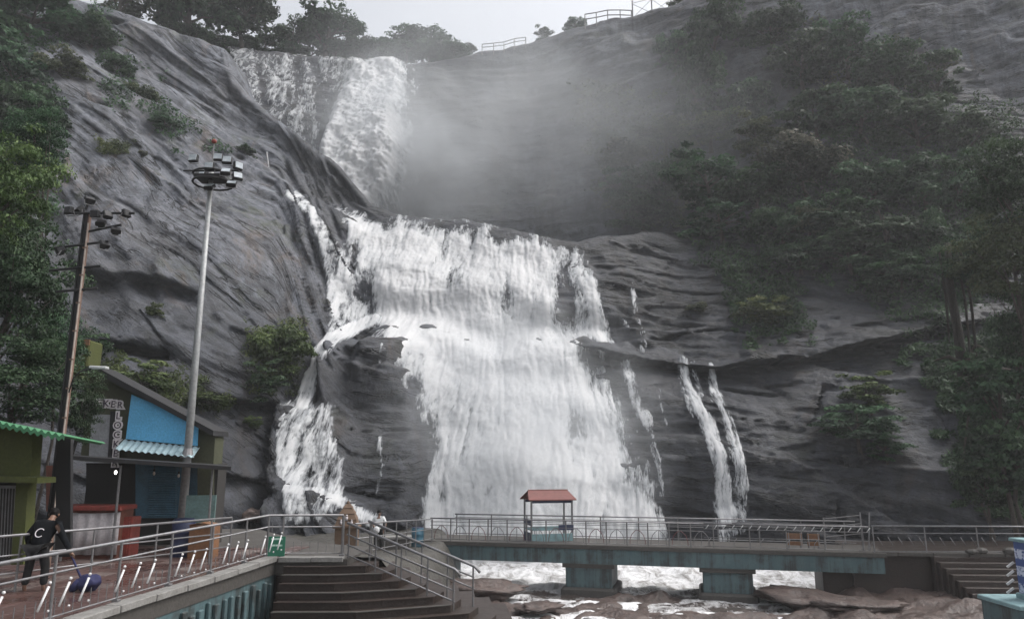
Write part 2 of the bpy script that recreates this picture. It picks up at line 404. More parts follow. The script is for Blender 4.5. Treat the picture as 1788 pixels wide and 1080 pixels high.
    # overhangs low on the left
    for (a, b_, yy) in ((360, 485, 690), (360, 490, 830), (130, 270, 590), (130, 330, 470)):
        q = py + n_ * 1.5 - 0.12 * (px - a) - yy
        d += S(px, a - 20, a + 20) * (1 - S(px, b_ - 20, b_ + 20)) * (1.6 * S(q, 0, 8) * (1 - S(q, 8, 70)) - 0.5 * S(q, -40, -5) * (1 - S(q, -5, 2)))
    dry = np.clip(0.95 * (1 - S(py - 0.35 * px, 210, 470)) * (1 - S(px, 470, 700)) + 0.11 + 0.06 * (1 - S(below, -25, 0)) * S(below, -70, -25) * on + 0.4 * wl_ , 0.06, 1)  # low values on the right and below also paint in the cliff's shade
    return d, dry, bed
front = make_surface(FRONT, FRIDGE, -46, 48, -5.2, 58, 0.15, 0.125, 0.72, front_features, None)
surf_o = mobj('cliff', surf_mesh(front, 'cliff', M_ROCK)); tag(surf_o, kind='structure')

BACK = [(250,60,74),(400,85,79),(480,95,82),(610,100,84),(700,112,85),(850,90,88),(920,76,88),(1000,55,87),(1050,38,86),(1170,12,84),(1300,-60,82),(1500,-150,80),(1788,-200,78),(2100,-200,75),
 (250,300,70),(450,300,74),(600,350,76),(750,400,79),(900,430,80),(1050,430,78),(1200,420,75),(1400,300,74),(1600,200,74),(1788,100,73.5),(2100,100,71),(700,250,81),(850,250,83.5),(1000,230,82.5),(1150,200,80),(1300,100,79),(1450,60,79),(1650,20,77),
 (500,500,72),(900,520,76),(1300,480,72),(1700,400,70),(2100,350,68)]
BRIDGE_ = [(200,45,72),(300,60,75),(400,84,79),(480,92,82),(610,102,84),(700,112,85),(850,90,88),(920,76,88),(1000,55,87),(1050,38,86),(1170,12,84),(1300,-60,82),(1500,-150,80),(1788,-200,78),(2100,-200,75)]
def back_features(X, Y, Z, px, py):
    wl_ = fbm(X * .05, Z * .05, 12.0, 3)
    bed = Z - 0.16 * X + 1.0 * wl_
    wob = 0.35 * fbm(X * .07, bed * .12, 14.0, 3)
    d = 1.2 * fbm(X * .07, Z * .07, 11.0, 3)
    d += terr(bed, 6.5, 0.9, wob * 1.5) * (0.3 + 0.7 * S(fbm(X*.05, Z*.05, 18.0, 2), -.4, .5)) + terr(bed, 1.9, 0.25, wob * 3) * S(fbm(X*.06, Z*.09, 58., 2), -.1, .5)
    d += 0.25 * fbm(X * .6, Z * .6, 13.0, 4)
    d -= 0.4 * (0.3 - np.abs(fbm(X * .1, bed * .6, 15.0, 4)))
    # notch where the stream comes over
    d += 1.5 * S(px, 560, 620) * (1 - S(px, 640, 720)) * (1 - S(py, 100, 260))
    dry = np.clip(0.42 + 0.5 * S(px, 1250, 1500) + 0.25 * S(px,1000,1150) * (1-S(py,60,160)) + 0.3 * wl_, 0.06, 1)
    return d, dry, bed
back = make_surface(BACK, BRIDGE_, -62, 72, 10, 84, 0.36, 0.26, 0.5, back_features, None)
bo = mobj('back_cliff', surf_mesh(back, 'back_cliff', M_ROCK)); tag(bo, kind='structure')

# ------------------------------------------------------------------ white water
def water_material(name):
    m, nt, b = nm(name)
    at = nt.nodes.new('ShaderNodeAttribute'); at.attribute_name = 'foam'
    v = nt.nodes.new('ShaderNodeAttribute'); v.attribute_name = 'flow'
    mp = nt.nodes.new('ShaderNodeMapping'); nt.links.new(v.outputs['Vector'], mp.inputs[0]); mp.inputs['Scale'].default_value = (1, 1, 0.32)
    n1 = noise(nt, mp.outputs[0], 3.2, 6, 0.68, 0.6); n2 = noise(nt, mp.outputs[0], 9.0, 4, 0.65, 0.3)
    lace = math_(nt, 'ADD', math_(nt, 'MULTIPLY', n1, 0.65), math_(nt, 'MULTIPLY', n2, 0.35))
    f = math_(nt, 'ADD', at.outputs['Fac'], math_(nt, 'MULTIPLY', math_(nt, 'SUBTRACT', lace, 0.5), 2.4))
    alpha = ramp(nt, f, [(0.0, 0.0), (0.5, 1.0)]).outputs[0]
    thin = ramp(nt, f, [(0.1, (0.42, 0.44, 0.47)), (0.55, (0.80, 0.81, 0.82)), (0.9, (0.90, 0.90, 0.905))]).outputs[0]
    mp2 = nt.nodes.new('ShaderNodeMapping'); nt.links.new(v.outputs['Vector'], mp2.inputs[0]); mp2.inputs['Scale'].default_value = (1, 1, 0.22)
    mot = noise(nt, mp2.outputs[0], 2.4, 9, 0.72, 0.9); mk = ramp(nt, mot, [(0.36, 1.0), (0.54, 0.0)]).outputs[0]
    nt.links.new(mixc(nt, math_(nt, 'MULTIPLY', mk, ramp(nt, at.outputs['Fac'], [(0.45, 0.85), (1.1, 0.22)]).outputs[0]), thin, (0.40, 0.42, 0.45)), b.inputs['Base Color'])
    b.inputs['Roughness'].default_value = 0.55; b.inputs['Specular IOR Level'].default_value = 0.25
    b.inputs['Subsurface Weight'].default_value = 0.0
    nt.links.new(alpha, b.inputs['Alpha'])
    bump(nt, b, lace, 0.06, 0.5)
    tr = nt.nodes.new('ShaderNodeBsdfTranslucent'); tr.inputs[0].default_value = (.85, .86, .87, 1); tp = nt.nodes.new('ShaderNodeBsdfTransparent')
    m1 = nt.nodes.new('ShaderNodeMixShader'); nt.links.new(alpha, m1.inputs[0]); nt.links.new(tp.outputs[0], m1.inputs[1]); nt.links.new(tr.outputs[0], m1.inputs[2])
    m2 = nt.nodes.new('ShaderNodeMixShader'); m2.inputs[0].default_value = .42; nt.links.new(b.outputs[0], m2.inputs[1]); nt.links.new(m1.outputs[0], m2.inputs[2]); nt.links.new(m2.outputs[0], nt.nodes['Material Output'].inputs['Surface'])
    return m
M_WATER = water_material('white_water')
def water_sheet(name, s, blurA, x0, x1, z0, z1, dx, dz, dens_fn, seed, amp=0.9, label=None, lift=0.12, coord=None, top=None):
    xs = np.arange(x0, x1, dx); zs = np.arange(z0, z1, dz); X, Z = np.meshgrid(xs, zs)
    Zc = Z if top is None else np.minimum(Z, np.broadcast_to(np.interp(xs, *s.ridge) + 0.35, X.shape))
    Yb = surfY(s, X, Z, blurA); px, py = proj(X, Yb, Zc)
    D, fx = dens_fn(px, py, X, Z)
    w = 0.7 * fbm(X * .18, Z * .10, seed, 3)
    w2 = 0.55 * fbm(X * .8, Z * .45, seed + 6, 3)
    st = 0.62 * fbm((fx + w + w2 * .6) * 0.8, Z * .10, seed + 1, 4, .6) + 0.50 * fbm((fx + w + w2 * .4) * 2.6, Z * .22, seed + 2, 4, .6)
    fr = 0.55 * fbm(X * .6, Z * .5, seed + 3, 3, .5) + 0.55 * fbm(X * 2.2 + w2, Z * 1.5, seed + 4, 4, .65)
    th = D + 0.58 * st + 0.42 * fr - 0.12
    Y = Yb - lift - amp * (0.62 * np.clip(D, -.4, 1) + 0.15 * st + 0.13 * fr)
    keep = (th > -0.12) & (D > -0.45)
    nz, nx = X.shape; i = np.arange(nz * nx).reshape(nz, nx)
    kq = keep[:-1, :-1] | keep[1:, 1:] | keep[:-1, 1:] | keep[1:, :-1]
    q = np.stack([i[:-1, :-1], i[:-1, 1:], i[1:, 1:], i[1:, :-1]], -1)[kq]
    used, inv = np.unique(q, return_inverse=True)
    v = np.stack([X, Y, Zc], -1).reshape(-1, 3)[used]
    me = mk_mesh(name, v, inv.reshape(-1, 4), M_WATER, True)
    attr(me, 'foam', np.clip(th * 0.70 + 0.16 + 0.22 * S(D, .3, .7), 0, 1.4).ravel()[used])
    fl = np.stack([(fx + w).ravel()[used], np.zeros(len(used)), Z.ravel()[used]], -1).astype(np.float32)
    a = me.attributes.new('flow', 'FLOAT_VECTOR', 'POINT'); a.data.foreach_set('vector', fl.ravel())
    o = mobj(name, me); tag(o, label, None, None, 'structure'); return o
fblur = blur(front.Y, 6)
VEIL = [(506,334),(545,356),(600,420),(655,560),(575,590),(564,470),(545,384)]
TOPS = [(650,550),(715,562),(800,600),(745,760),(715,720),(700,625),(638,608)]
def main_density(px, py, X, Z):
    n = 9 * fbm(X * .4, Z * .4, 41.0, 3); n_s = 22 * fbm(X * .7, Z * .10, 43.0, 4, .6)
    a = polygon_d(px, py, MAIN)
    D = -0.5 + 1.32 * S(a + n + n_s * S(py, 380, 430), -20, 44)
    D = np.where(py < 625, np.minimum(D, 0.95 - 0.40 * S(px + n, 930 + 30 * S(py, 430, 600), 1000 + 20 * S(py, 430, 600))), D)          # thin fringe upper right
    D = np.where(py > 625, np.minimum(D, 0.90 - 0.60 * S(px + .0 * py, 1000 + (py - 625) * .42, 1040 + (py - 625) * .45)), D)
    D = D + 0.30 * fbm(X * .22, Z * .11, 45.0, 3) * S(D, -.45, .1) - 0.55 * np.exp(-(((px - 790) / 20) ** 2 + ((py - 500) / 40) ** 2)) - 0.45 * np.exp(-(((px - 890) / 16) ** 2 + ((py - 520) / 30) ** 2)) - 0.4 * np.exp(-(((px - 870) / 40) ** 2 + ((py - 412) / 14) ** 2)) - 0.6 * np.exp(-(((px - 985) / 16) ** 2 + ((py - 520) / 70) ** 2))
    D = D - 0.70 * np.exp(-(((px - 1005) / 26) ** 2 + ((py - 745) / 45) ** 2)) - 0.50 * np.exp(-(((px - 745) / 30) ** 2 + ((py - 760) / 90) ** 2))
    b = polygon_d(px, py, VEIL); D = np.maximum(D, -0.5 + 0.92 * S(b + n, -10, 14))
    D = np.maximum(D, -0.5 + 0.95 * (1 - S(np.abs(polyline_d(px, py, [(508,338),(548,372),(572,440),(585,520),(592,570)])[0]), 5, 17)))
    c = polygon_d(px, py, TOPS); D = np.maximum(D, -0.5 + 0.70 * S(c + n, -8, 12))
    D = D + 0.25 * np.exp(-((py - 588 - .06 * (px - 850)) / 22) ** 2) * S(px, 640, 700) * (1 - S(px, 980, 1040))
    fx = X + (X + 1.0) * (-(Z - 20) * 0.006)
    return D, fx
water_sheet('waterfall', front, fblur, -21, 13, -4.6, 25, 0.085, 0.085, main_density, 51.0, 0.95, 'broad white main waterfall pouring down the dark cliff behind the bridge', top=True)
def strokes(sts, extra=()):
    def fn(px, py, X, Z):
        n = 5 * fbm(X * .6, Z * .5, 61.0, 3); D = np.full(px.shape, -0.5)
        for pl, w0, w1, dn in sts:
            d, _, t = polyline_d(px + n, py, pl); w = w0 + (w1 - w0) * t
            D = np.maximum(D, -0.5 + (dn + 0.5) * (1 - S(d, w * .35, w)))
        for pg, dn in extra:
            D = np.maximum(D, -0.5 + (dn + 0.5) * S(polygon_d(px + n, py + n, pg), -8, 10))
        return D, X * 1.2
    return fn
LEFT_FALL = ([([(660,558),(615,575),(585,592),(558,622),(545,655),(532,706)], 17, 20, .62), ([(500,850),(560,858),(610,880),(650,908)], 14, 20, .5), ([(663,765),(668,800),(660,860)], 5, 4, .12), ([(693,772),(690,830)], 4, 3, .05), ([(706,770),(708,880)], 4, 4, .05)],
    [([(480,706),(520,698),(584,710),(592,770),(606,850),(596,882),(500,876),(484,830)], .36), ([(492,838),(545,846),(600,880),(560,912),(500,914)], .26)])
water_sheet('side_waterfall', front, fblur, -20, -5.5, -3.5, 15, 0.07, 0.075, strokes(*LEFT_FALL), 71.0, 0.6, lift=.40, label= 'thin side waterfall curling left around the dark buttress')
RIGHT1 = [([(1098,498),(1110,540),(1126,612)], 7, 9, .12), ([(1090,636),(1108,690),(1126,738)], 14, 14, .42), ([(1126,738),(1148,800),(1152,862)], 9, 7, .16), ([(1146,670),(1160,740)], 4, 3, -.1)]
water_sheet('right_trickle', front, fblur, 6, 14, -3, 18, 0.07, 0.075, strokes(RIGHT1), 81.0, 0.45, lift=.40, label= 'faint broken trickle just right of the main waterfall')
RIGHT2 = [([(1188,634),(1200,680),(1234,740),(1254,800),(1264,850),(1258,918)], 17, 24, .42), ([(1208,636),(1222,690)], 10, 8, .25), ([(1238,642),(1242,682),(1268,740),(1284,800),(1290,850),(1284,920)], 12, 20, .32), ([(1250,880),(1262,935)], 14, 18, .3)]
water_sheet('twin_waterfall', front, fblur, 10, 18.5, -4.5, 12, 0.065, 0.07, strokes(RIGHT2), 91.0, 0.5, lift=.42, label= 'pair of slender white streams falling right of the main waterfall')

# upper fall: a laced curtain over rock on the left, a heavy plume leaping out on the right
bblur = blur(back.Y, 4)
CURT = [(400,82),(470,90),(560,96),(612,104),(640,110),(600,200),(585,300),(560,300),(480,230),(395,150)]
PLUME = [(610,100),(660,97),(694,99),(718,125),(724,170),(715,230),(726,290),(715,360),(650,420),(570,420),(560,300),(575,210),(600,140)]
def upper_density(px, py, X, Z):
    n = 7 * fbm(X * .35, Z * .35, 141.0, 3)
    D = -0.5 + 0.74 * S(polygon_d(px + n, py, CURT), -8, 12)
    for gx in (452, 520, 548): D = D - 0.35 * np.exp(-((px - gx - .12 * (py - 100)) / 8) ** 2) * S(py, 90, 105)
    p = polygon_d(px + n, py + n, PLUME); D = np.maximum(D, -0.5 + 1.6 * S(p, -22, 40))
    return D, X * .9
def upper_amp(px, py): return 1
wu = water_sheet('upper_waterfall', back, bblur, -50, -9, 20, 64, 0.13, 0.12, upper_density, 151.0, 1.5, 'distant upper waterfall plunging below the skyline trees', top=True, lift=0.3)
# throw the plume outwards as it falls
me = wu.data; co = np.empty(len(me.vertices) * 3, np.float32); me.vertices.foreach_get('co', co); co = co.reshape(-1, 3)
px, py = proj(co[:, 0].astype(float), co[:, 1].astype(float), co[:, 2].astype(float))
pw = S(polygon_d(px, py, PLUME), -12, 30)
bil_ = fbm(co[:, 0] * .26, co[:, 2] * .22, 161.0, 6, .62)
co[:, 1] -= (pw * (1.6 + 5.0 * S(py, 100, 330) + 1.2 * bil_)).astype(np.float32)
me.vertices.foreach_set('co', co.ravel()); me.update()

# ------------------------------------------------------------------ ground, river bed, river
def ground_material(name, c0, c1, sc_=0.8, rough=0.7):
    m, nt, b = nm(name); v = coords(nt); n1 = noise(nt, v, sc_, 6, 0.65); n2 = noise(nt, v, sc_ * 8, 5, .65)
    t = math_(nt, 'ADD', math_(nt, 'MULTIPLY', n1, .6), math_(nt, 'MULTIPLY', n2, .4))
    nt.links.new(ramp(nt, t, [(0.35, c0), (0.62, c1)]).outputs[0], b.inputs['Base Color'])
    nt.links.new(math_(nt, 'MULTIPLY_ADD', n1, .4, rough - .25), b.inputs['Roughness']); bump(nt, b, t, 0.16, 1.0); return m
g = mk_mesh('ground', [(-140,-60,-5.6),(140,-60,-5.6),(140,140,-5.6),(-140,140,-5.6)], [(0,1,2,3)], ground_material('earth', (.05,.04,.03), (.12,.10,.08)))
tag(mobj('ground', g), kind='structure')
M_BED = ground_material('river_bed_rock', (.032,.023,.020), (.105,.074,.064), 0.7, 0.5)
dx = 0.14; xs = np.arange(-9, 26, dx); ys = np.arange(14, 47, dx); X, Yg = np.meshgrid(xs, ys)
h = -3.42 + 0.50 * fbm(X * .16, Yg * .24, 201.0, 5, .58) + 0.35 * (0.35 - np.abs(fbm(X * .22, Yg * .38, 205.0, 4))) + 0.13 * fbm(X * .9, Yg * 1.2, 207.0, 4, .6)
h += 0.5 * S(X, 9, 14) * (1 - S(Yg, 33, 38)) - 1.0 * S(Yg, 33, 36.5)
h += 0.55 * np.exp(-(((X + 1.6) / 2.2) ** 2 + ((Yg - 34.5) / 1.5) ** 2))
i = np.arange(X.size).reshape(X.shape); q = np.stack([i[:-1,:-1], i[:-1,1:], i[1:,1:], i[1:,:-1]], -1).reshape(-1, 4)
tag(mobj('river_bed', mk_mesh('river_bed', np.stack([X, Yg, h], -1).reshape(-1, 3), q, M_BED, True)), kind='structure')
BEDH = (h, xs[0], ys[0], dx)
def bedz(x, y): return float(bil(h, np.array([(x - xs[0]) / dx]), np.array([(y - ys[0]) / dx]))[0])
m, nt, b = nm('river_water'); at = nt.nodes.new('ShaderNodeAttribute'); at.attribute_name = 'foam'
v = coords(nt, (1, .6, 1)); n1 = noise(nt, v, 2.6, 6, .7, .8)
f = math_(nt, 'ADD', at.outputs['Fac'], math_(nt, 'MULTIPLY', math_(nt, 'SUBTRACT', n1, .5), 1.6))
fm = ramp(nt, f, [(0.42, 0.0), (0.82, 1.0)]).outputs[0]
fmot = noise(nt, coords(nt, (1, .45, 1)), 1.7, 8, .72, .7); fcol = ramp(nt, fmot, [(.38, (.22, .21, .20)), (.52, (.62, .62, .63)), (.64, (.82, .82, .83))]).outputs[0]
nt.links.new(mixc(nt, fm, (.070, .058, .052), fcol), b.inputs['Base Color'])
nt.links.new(math_(nt, 'MULTIPLY_ADD', fm, .45, .12), b.inputs['Roughness']); bump(nt, b, n1, .08, .8); M_RIVER = m
hs_ = blur(h, 3); flow = fbm(X * .35, Yg * .8, 211.0, 4)
wz = -3.36 + 0.16 * fbm(X * .7, Yg * 1.3, 213.0, 4) + 0.05 * flow + 0.25 * S(Yg, 37, 43)
me = mk_mesh('river', np.stack([X, Yg, wz], -1).reshape(-1, 3), q, M_RIVER, True)
dep = wz - h
attr(me, 'foam', np.clip(0.52 + 0.62 * flow + 0.55 * np.exp(-((dep - .04) / .10) ** 2) - 0.25 * S(dep, .25, .6) + 0.9 * S(Yg, 35.0, 37.5), -.3, 1.3).ravel())
tag(mobj('river', me), kind='structure')

# ------------------------------------------------------------------ plants
def leaf_material(name, dark, mid, light, trans=0.25):
    m, nt, b = nm(name)
    at = nt.nodes.new('ShaderNodeAttribute'); at.attribute_name = 'tint'
    oi = nt.nodes.new('ShaderNodeObjectInfo')
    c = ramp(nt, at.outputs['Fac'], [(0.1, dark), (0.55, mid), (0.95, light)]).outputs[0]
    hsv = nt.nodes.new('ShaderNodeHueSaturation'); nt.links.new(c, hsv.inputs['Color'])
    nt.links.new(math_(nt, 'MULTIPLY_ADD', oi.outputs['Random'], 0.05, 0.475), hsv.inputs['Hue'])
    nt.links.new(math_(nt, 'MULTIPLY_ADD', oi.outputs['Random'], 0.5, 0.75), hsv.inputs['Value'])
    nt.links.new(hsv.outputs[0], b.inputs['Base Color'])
    b.inputs['Roughness'].default_value = 0.6; b.inputs['Specular IOR Level'].default_value = 0.25
    tr = nt.nodes.new('ShaderNodeBsdfTranslucent'); nt.links.new(hsv.outputs[0], tr.inputs[0])
    mx = nt.nodes.new('ShaderNodeMixShader'); mx.inputs[0].default_value = trans
    nt.links.new(b.outputs[0], mx.inputs[1]); nt.links.new(tr.outputs[0], mx.inputs[2])
    nt.links.new(mx.outputs[0], nt.nodes['Material Output'].inputs['Surface']); return m
LEAF = {'forest': leaf_material('forest_leaf', (.014,.030,.014), (.034,.074,.032), (.082,.140,.068)),
        'fresh': leaf_material('fresh_leaf', (.028,.046,.014), (.070,.105,.032), (.135,.175,.060)),
        'olive': leaf_material('olive_leaf', (.030,.040,.018), (.070,.085,.040), (.140,.150,.085)),
        'pale': leaf_material('pale_leaf', (.030,.036,.024), (.080,.085,.060), (.260,.250,.200))}
M_BARK = ground_material('bark', (.024,.019,.015), (.080,.064,.052), 3.0, .85)
def leaf_quads(c, nrm, size, rs, aspect=0.55):
    n = len(c); a = rs.normal(size=(n, 3)); u = np.cross(nrm, a); u /= np.linalg.norm(u, axis=1)[:, None] + 1e-9
    w = np.cross(nrm, u); w /= np.linalg.norm(w, axis=1)[:, None] + 1e-9
    L = size[:, None]; W = L * aspect
    bend = nrm * L * 0.25
    v = np.stack([c - u * L, c - w * W - bend * .3, c + u * L - bend, c + w * W - bend * .3], 1).reshape(-1, 3)
    return v, np.arange(n * 4).reshape(n, 4)
def crown_mesh(name, seed, mat, clumps=46, leaves=130, leaf=0.05, squash=0.85, holes=0.12, top=0.25):
    rs = np.random.RandomState(seed); d = rs.normal(size=(clumps, 3)); d /= np.linalg.norm(d, axis=1)[:, None]
    rr = rs.uniform(.25, 1, clumps) ** .45 * rs.uniform(.62, 1.0, clumps); cc = d * rr[:, None]; cc[:, 2] *= squash
    cc[:, 2] += 0.12 * rs.normal(size=clumps)
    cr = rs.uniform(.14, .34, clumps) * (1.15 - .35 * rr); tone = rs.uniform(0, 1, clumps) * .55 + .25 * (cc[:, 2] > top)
    C, N, T = [], [], []
    for k in range(clumps):
        n = int(leaves * (cr[k] / .24) ** 2 * rs.uniform(.6, 1.3)); q = rs.normal(size=(n, 3)); q /= np.linalg.norm(q, axis=1)[:, None]
        q[:, 2] = np.where(q[:, 2] < -.25, -q[:, 2] * rs.uniform(0, 1, n), q[:, 2])
        r_ = cr[k] * rs.uniform(.55, 1.08, n)
        C.append(cc[k] + q * r_[:, None] * np.array((1.15, 1.15, .62))); N.append(q + np.array((0, 0, .7)) + .7 * rs.normal(size=(n, 3)))
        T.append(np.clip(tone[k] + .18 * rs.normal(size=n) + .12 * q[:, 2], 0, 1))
    C, N, T = np.concatenate(C), np.concatenate(N), np.concatenate(T); N /= np.linalg.norm(N, axis=1)[:, None]
    v, f = leaf_quads(C, N, leaf * rs.uniform(.6, 1.35, len(C)), rs)
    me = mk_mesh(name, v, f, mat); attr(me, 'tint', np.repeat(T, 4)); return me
CROWN = {}
def crown(kind, var, fine=False):
    k = (kind, var, fine)
    if k not in CROWN:
        sd_ = 300 + var * 7 + (900 if fine else 0)
        CROWN[k] = crown_mesh('crown', sd_, LEAF[kind], 90 if fine else (44, 60, 34, 52)[var % 4], 150 if fine else 120, .030 if fine else (.058, .05, .064, .054)[var % 4], (.85, .7, .95, .8)[var % 4])
    return CROWN[k]
RV = random.Random(5)
def plant(name, base, c, r, kind, var, label, cat, group=None, trunk=0.05, fine=False, part_=('trunk', 'crown'), rz=None):
    base = np.asarray(base, float); c = np.asarray(c, float)
    t = empty(name, base, 0, label, cat, group)
    mb = MB(); h = c - base; w = np.array((RV.uniform(-.12, .12), RV.uniform(-.12, .12), 0)) * np.linalg.norm(h)
    R = max(r[0] * trunk, .03)
    mid = base + h * .5 + w
    mb.tube([base - (0, 0, .4 * R + .1), base + h * .05, mid, c + h * .1 * 0, c + np.array((0, 0, r[2] * .5))], [R * 1.5, R * 1.1, R * .85, R * .6, R * .15], 7)
    for k in range(6):
        a = k * 2.4 + RV.random(); e = c + np.array((math.cos(a) * r[0] * .72, math.sin(a) * r[1] * .72, r[2] * RV.uniform(-.2, .55)))
        s_ = mid + (c - mid) * RV.uniform(.1, .9); mb.tube([s_, (s_ + e) / 2 + (0, 0, r[2] * .1), e], [R * .5, R * .33, R * .08], 5)
    mb.build(part_[0], M_BARK, t, True)
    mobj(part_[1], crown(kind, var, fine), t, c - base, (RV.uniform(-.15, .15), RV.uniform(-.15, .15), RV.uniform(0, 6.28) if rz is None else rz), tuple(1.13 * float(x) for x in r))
    return t
def metres(px_, Y): return px_ * Y / 0.98 / F
def slope_plant(name, surf, px, py, rw, rh, kind, var, label, cat, group=None, out=0.35, **kw):
    p = hit(surf, np.array([px]), np.array([py]))[:, 0]; Y = p[1]
    w, h_ = metres(rw, Y), metres(rh, Y); Yc = Y - w * out; c = P(px, py, Yc)
    zb = c[2] - h_ * 1.15; yb = float(surfY(surf, np.array([c[0]]), np.array([zb]))[0])
    base = (c[0], max(min(yb, Yc + w) - .05, Yc - w * .2), zb)
    if yb > Yc + w: base = (c[0], yb - .05, zb + .2)
    return plant(name, base, c, (w, w * .85, h_), kind, var, label, cat, group, **kw)
def air_plant(name, px, py, Y, rw, rh, zb, kind, var, label, cat, group=None, **kw):
    c = P(px, py, Y); w, h_ = metres(rw, Y), metres(rh, Y)
    return plant(name, (c[0] + kw.pop('dxb', 0), Y, zb), c, (w, w * .9, h_), kind, var, label, cat, group, **kw)
# trees along the skyline
def rimz(px, Y): p = P(px, 100, Y); return float(np.interp(p[0], *back.ridge)) - .3
SKY = [(330,16,86,72,77,'forest',0,'dense dark tree above the left slab, beside the upper fall'),(428,22,58,66,80,'forest',1,'tall dark tree overhanging the left end of the upper fall'),
 (215,-18,70,52,74,'olive',2,'olive green tree at the top edge above the left slab'),(512,62,40,36,88,'forest',3,'small dark tree left of the big rounded skyline tree'),
 (576,50,64,44,88,'forest',0,'big rounded tree on the skyline above the upper fall'),(632,84,36,20,89,'forest',1,'low bushy tree right behind the lip of the upper fall'),
 (690,84,42,24,91,'forest',2,'hazy tree on the skyline right of the upper fall lip'),(738,76,52,30,92,'forest',3,'broad hazy skyline tree right of the upper fall'),
 (782,88,26,15,92,'forest',0,'low hazy bush at the right end of the broad skyline tree'),(812,87,22,13,92,'olive',1,'small hazy tree where the rim railing begins'),
 (948,62,19,17,89,'forest',2,'lone small tree on the bare rim, left of its neighbour'),(1004,46,22,20,88,'forest',3,'lone small tree on the bare rim beside the white railing'),
 (1182,6,18,16,86,'olive',0,'small leafy bush at the foot of the wire fence on the rim')]
for px_, py_, rw, rh, Y, kd, vr, lb in SKY:
    c = P(px_, py_, Y); zb = min(rimz(px_, Y), c[2] - metres(rh, Y) * .8)
    plant('tree', (c[0], Y, zb), c, (metres(rw, Y), metres(rw, Y) * .9, metres(rh, Y)), kd, vr, lb, 'tree', 'trees along the skyline', trunk=.07)
for k in range(13):
    px_ = 300 + k * 41; Y = 76 + 13 * S(px_, 320, 560); c = P(px_, (60 + .12 * (px_ - 300) if px_ < 480 else 92), Y); rw_ = metres(34, Y)
    plant('bush', (c[0], Y, c[2] - 2.0), c, (rw_, rw_, metres(22, Y)), 'forest', k, 'low bush under the skyline trees, ' + ('first', 'second', 'third', 'fourth', 'fifth', 'sixth', 'seventh', 'eighth', 'ninth', 'tenth', 'eleventh', 'twelfth', 'rightmost')[k] + ('' if k == 12 else ' from the left'), 'bush', 'low bushes along the skyline', part_=('stem', 'foliage'))
# left slope
for k, (px_, py_, rw, rh, kd) in enumerate([(60,30,95,60,'forest'),(160,62,58,42,'forest'),(20,120,70,62,'forest'),(105,118,52,40,'olive'),(55,205,62,66,'forest'),(25,285,66,56,'forest'),(-40,60,90,80,'forest'),(-30,200,80,80,'forest')]):
    slope_plant('tree', front, px_, py_, rw, rh, kd, k, 'dark tree in the upper left thicket, ' + ('topmost, under the frame edge', 'right end of the top', 'second down the left edge', 'olive one nearest the pale slab', 'third down the left edge', 'lowest, above the bright near tree', 'partly cut by the frame at the top corner', 'partly cut by the frame below the corner')[k], 'tree', 'thicket on the upper left slope')
for k, (px_, py_, rw, rh, lb) in enumerate([(205,120,34,26,'highest shrub in the groove behind the pale slab'),(245,165,36,26,'second shrub down the groove behind the pale slab'),(288,215,34,22,'lowest shrub in the groove behind the pale slab'),(248,268,10,7,'tiny tuft beside the yellow green grass patch'),(428,268,22,16,'small shrub on the slab edge behind the tall mast lights')]):
    slope_plant('shrub', front, px_, py_, rw, rh, ('forest','olive')[k % 2], k, lb, 'shrub', 'shrubs on the left slab', part_=('stem', 'foliage'))
slope_plant('bush', front, 488, 612, 58, 66, 'fresh', 1, 'green bush on the cliff left of the thin veil of water', 'bush', part_=('stem', 'foliage'))
slope_plant('bush', front, 462, 668, 42, 34, 'forest', 2, 'dark bush hanging under the green bush beside the veil of water', 'bush', part_=('stem', 'foliage'))
slope_plant('shrub', front, 440, 738, 18, 16, 'fresh', 3, 'small bright shrub on the ledge right of the tall mast', 'shrub', part_=('stem', 'foliage'))
slope_plant('shrub', front, 268, 545, 20, 20, 'fresh', 0, 'small shrub growing from the rock between the two light poles', 'shrub', part_=('stem', 'foliage'))
slope_plant('bush', front, 250, 668, 66, 34, 'fresh', 2, 'spreading green bush just above the locker building roof', 'bush', part_=('stem', 'foliage'))
slope_plant('bush', front, 355, 700, 40, 18, 'fresh', 1, 'low green bush behind the tall mast above the tarpaulin', 'bush', part_=('stem', 'foliage'))
slope_plant('bush', front, 150, 605, 44, 34, 'forest', 3, 'dark bush on the rock behind the rusty light pole', 'bush', part_=('stem', 'foliage'))
# near trees on the left
for a in [(8,330,19.5,92,118,'fresh',0,'leafy near tree with bright green top at the left edge',-.6),(38,510,20.5,92,120,'forest',1,'dark near tree below the bright topped one at the left edge',-.8),
          (40,668,20.0,96,84,'forest',2,'dark low tree behind the green corrugated roof',-.4),(142,716,21.6,40,70,'forest',3,'dark tree half covering the locker sign',.0),(-10,440,21.5,100,110,'forest',3,'dark tree cut by the left frame edge between the bright and dark near trees',-.5),(95,600,23.5,58,80,'forest',0,'dark tree right behind the rusty light pole',.0),(60,240,25.5,60,70,'forest',2,'dark tree crown just above the bright topped near tree',-.4)]:
    air_plant('tree', a[0], a[1], a[2], a[3], a[4], 0.0, a[5], a[6], a[7], 'tree', 'near trees on the left', fine=True, dxb=a[8])
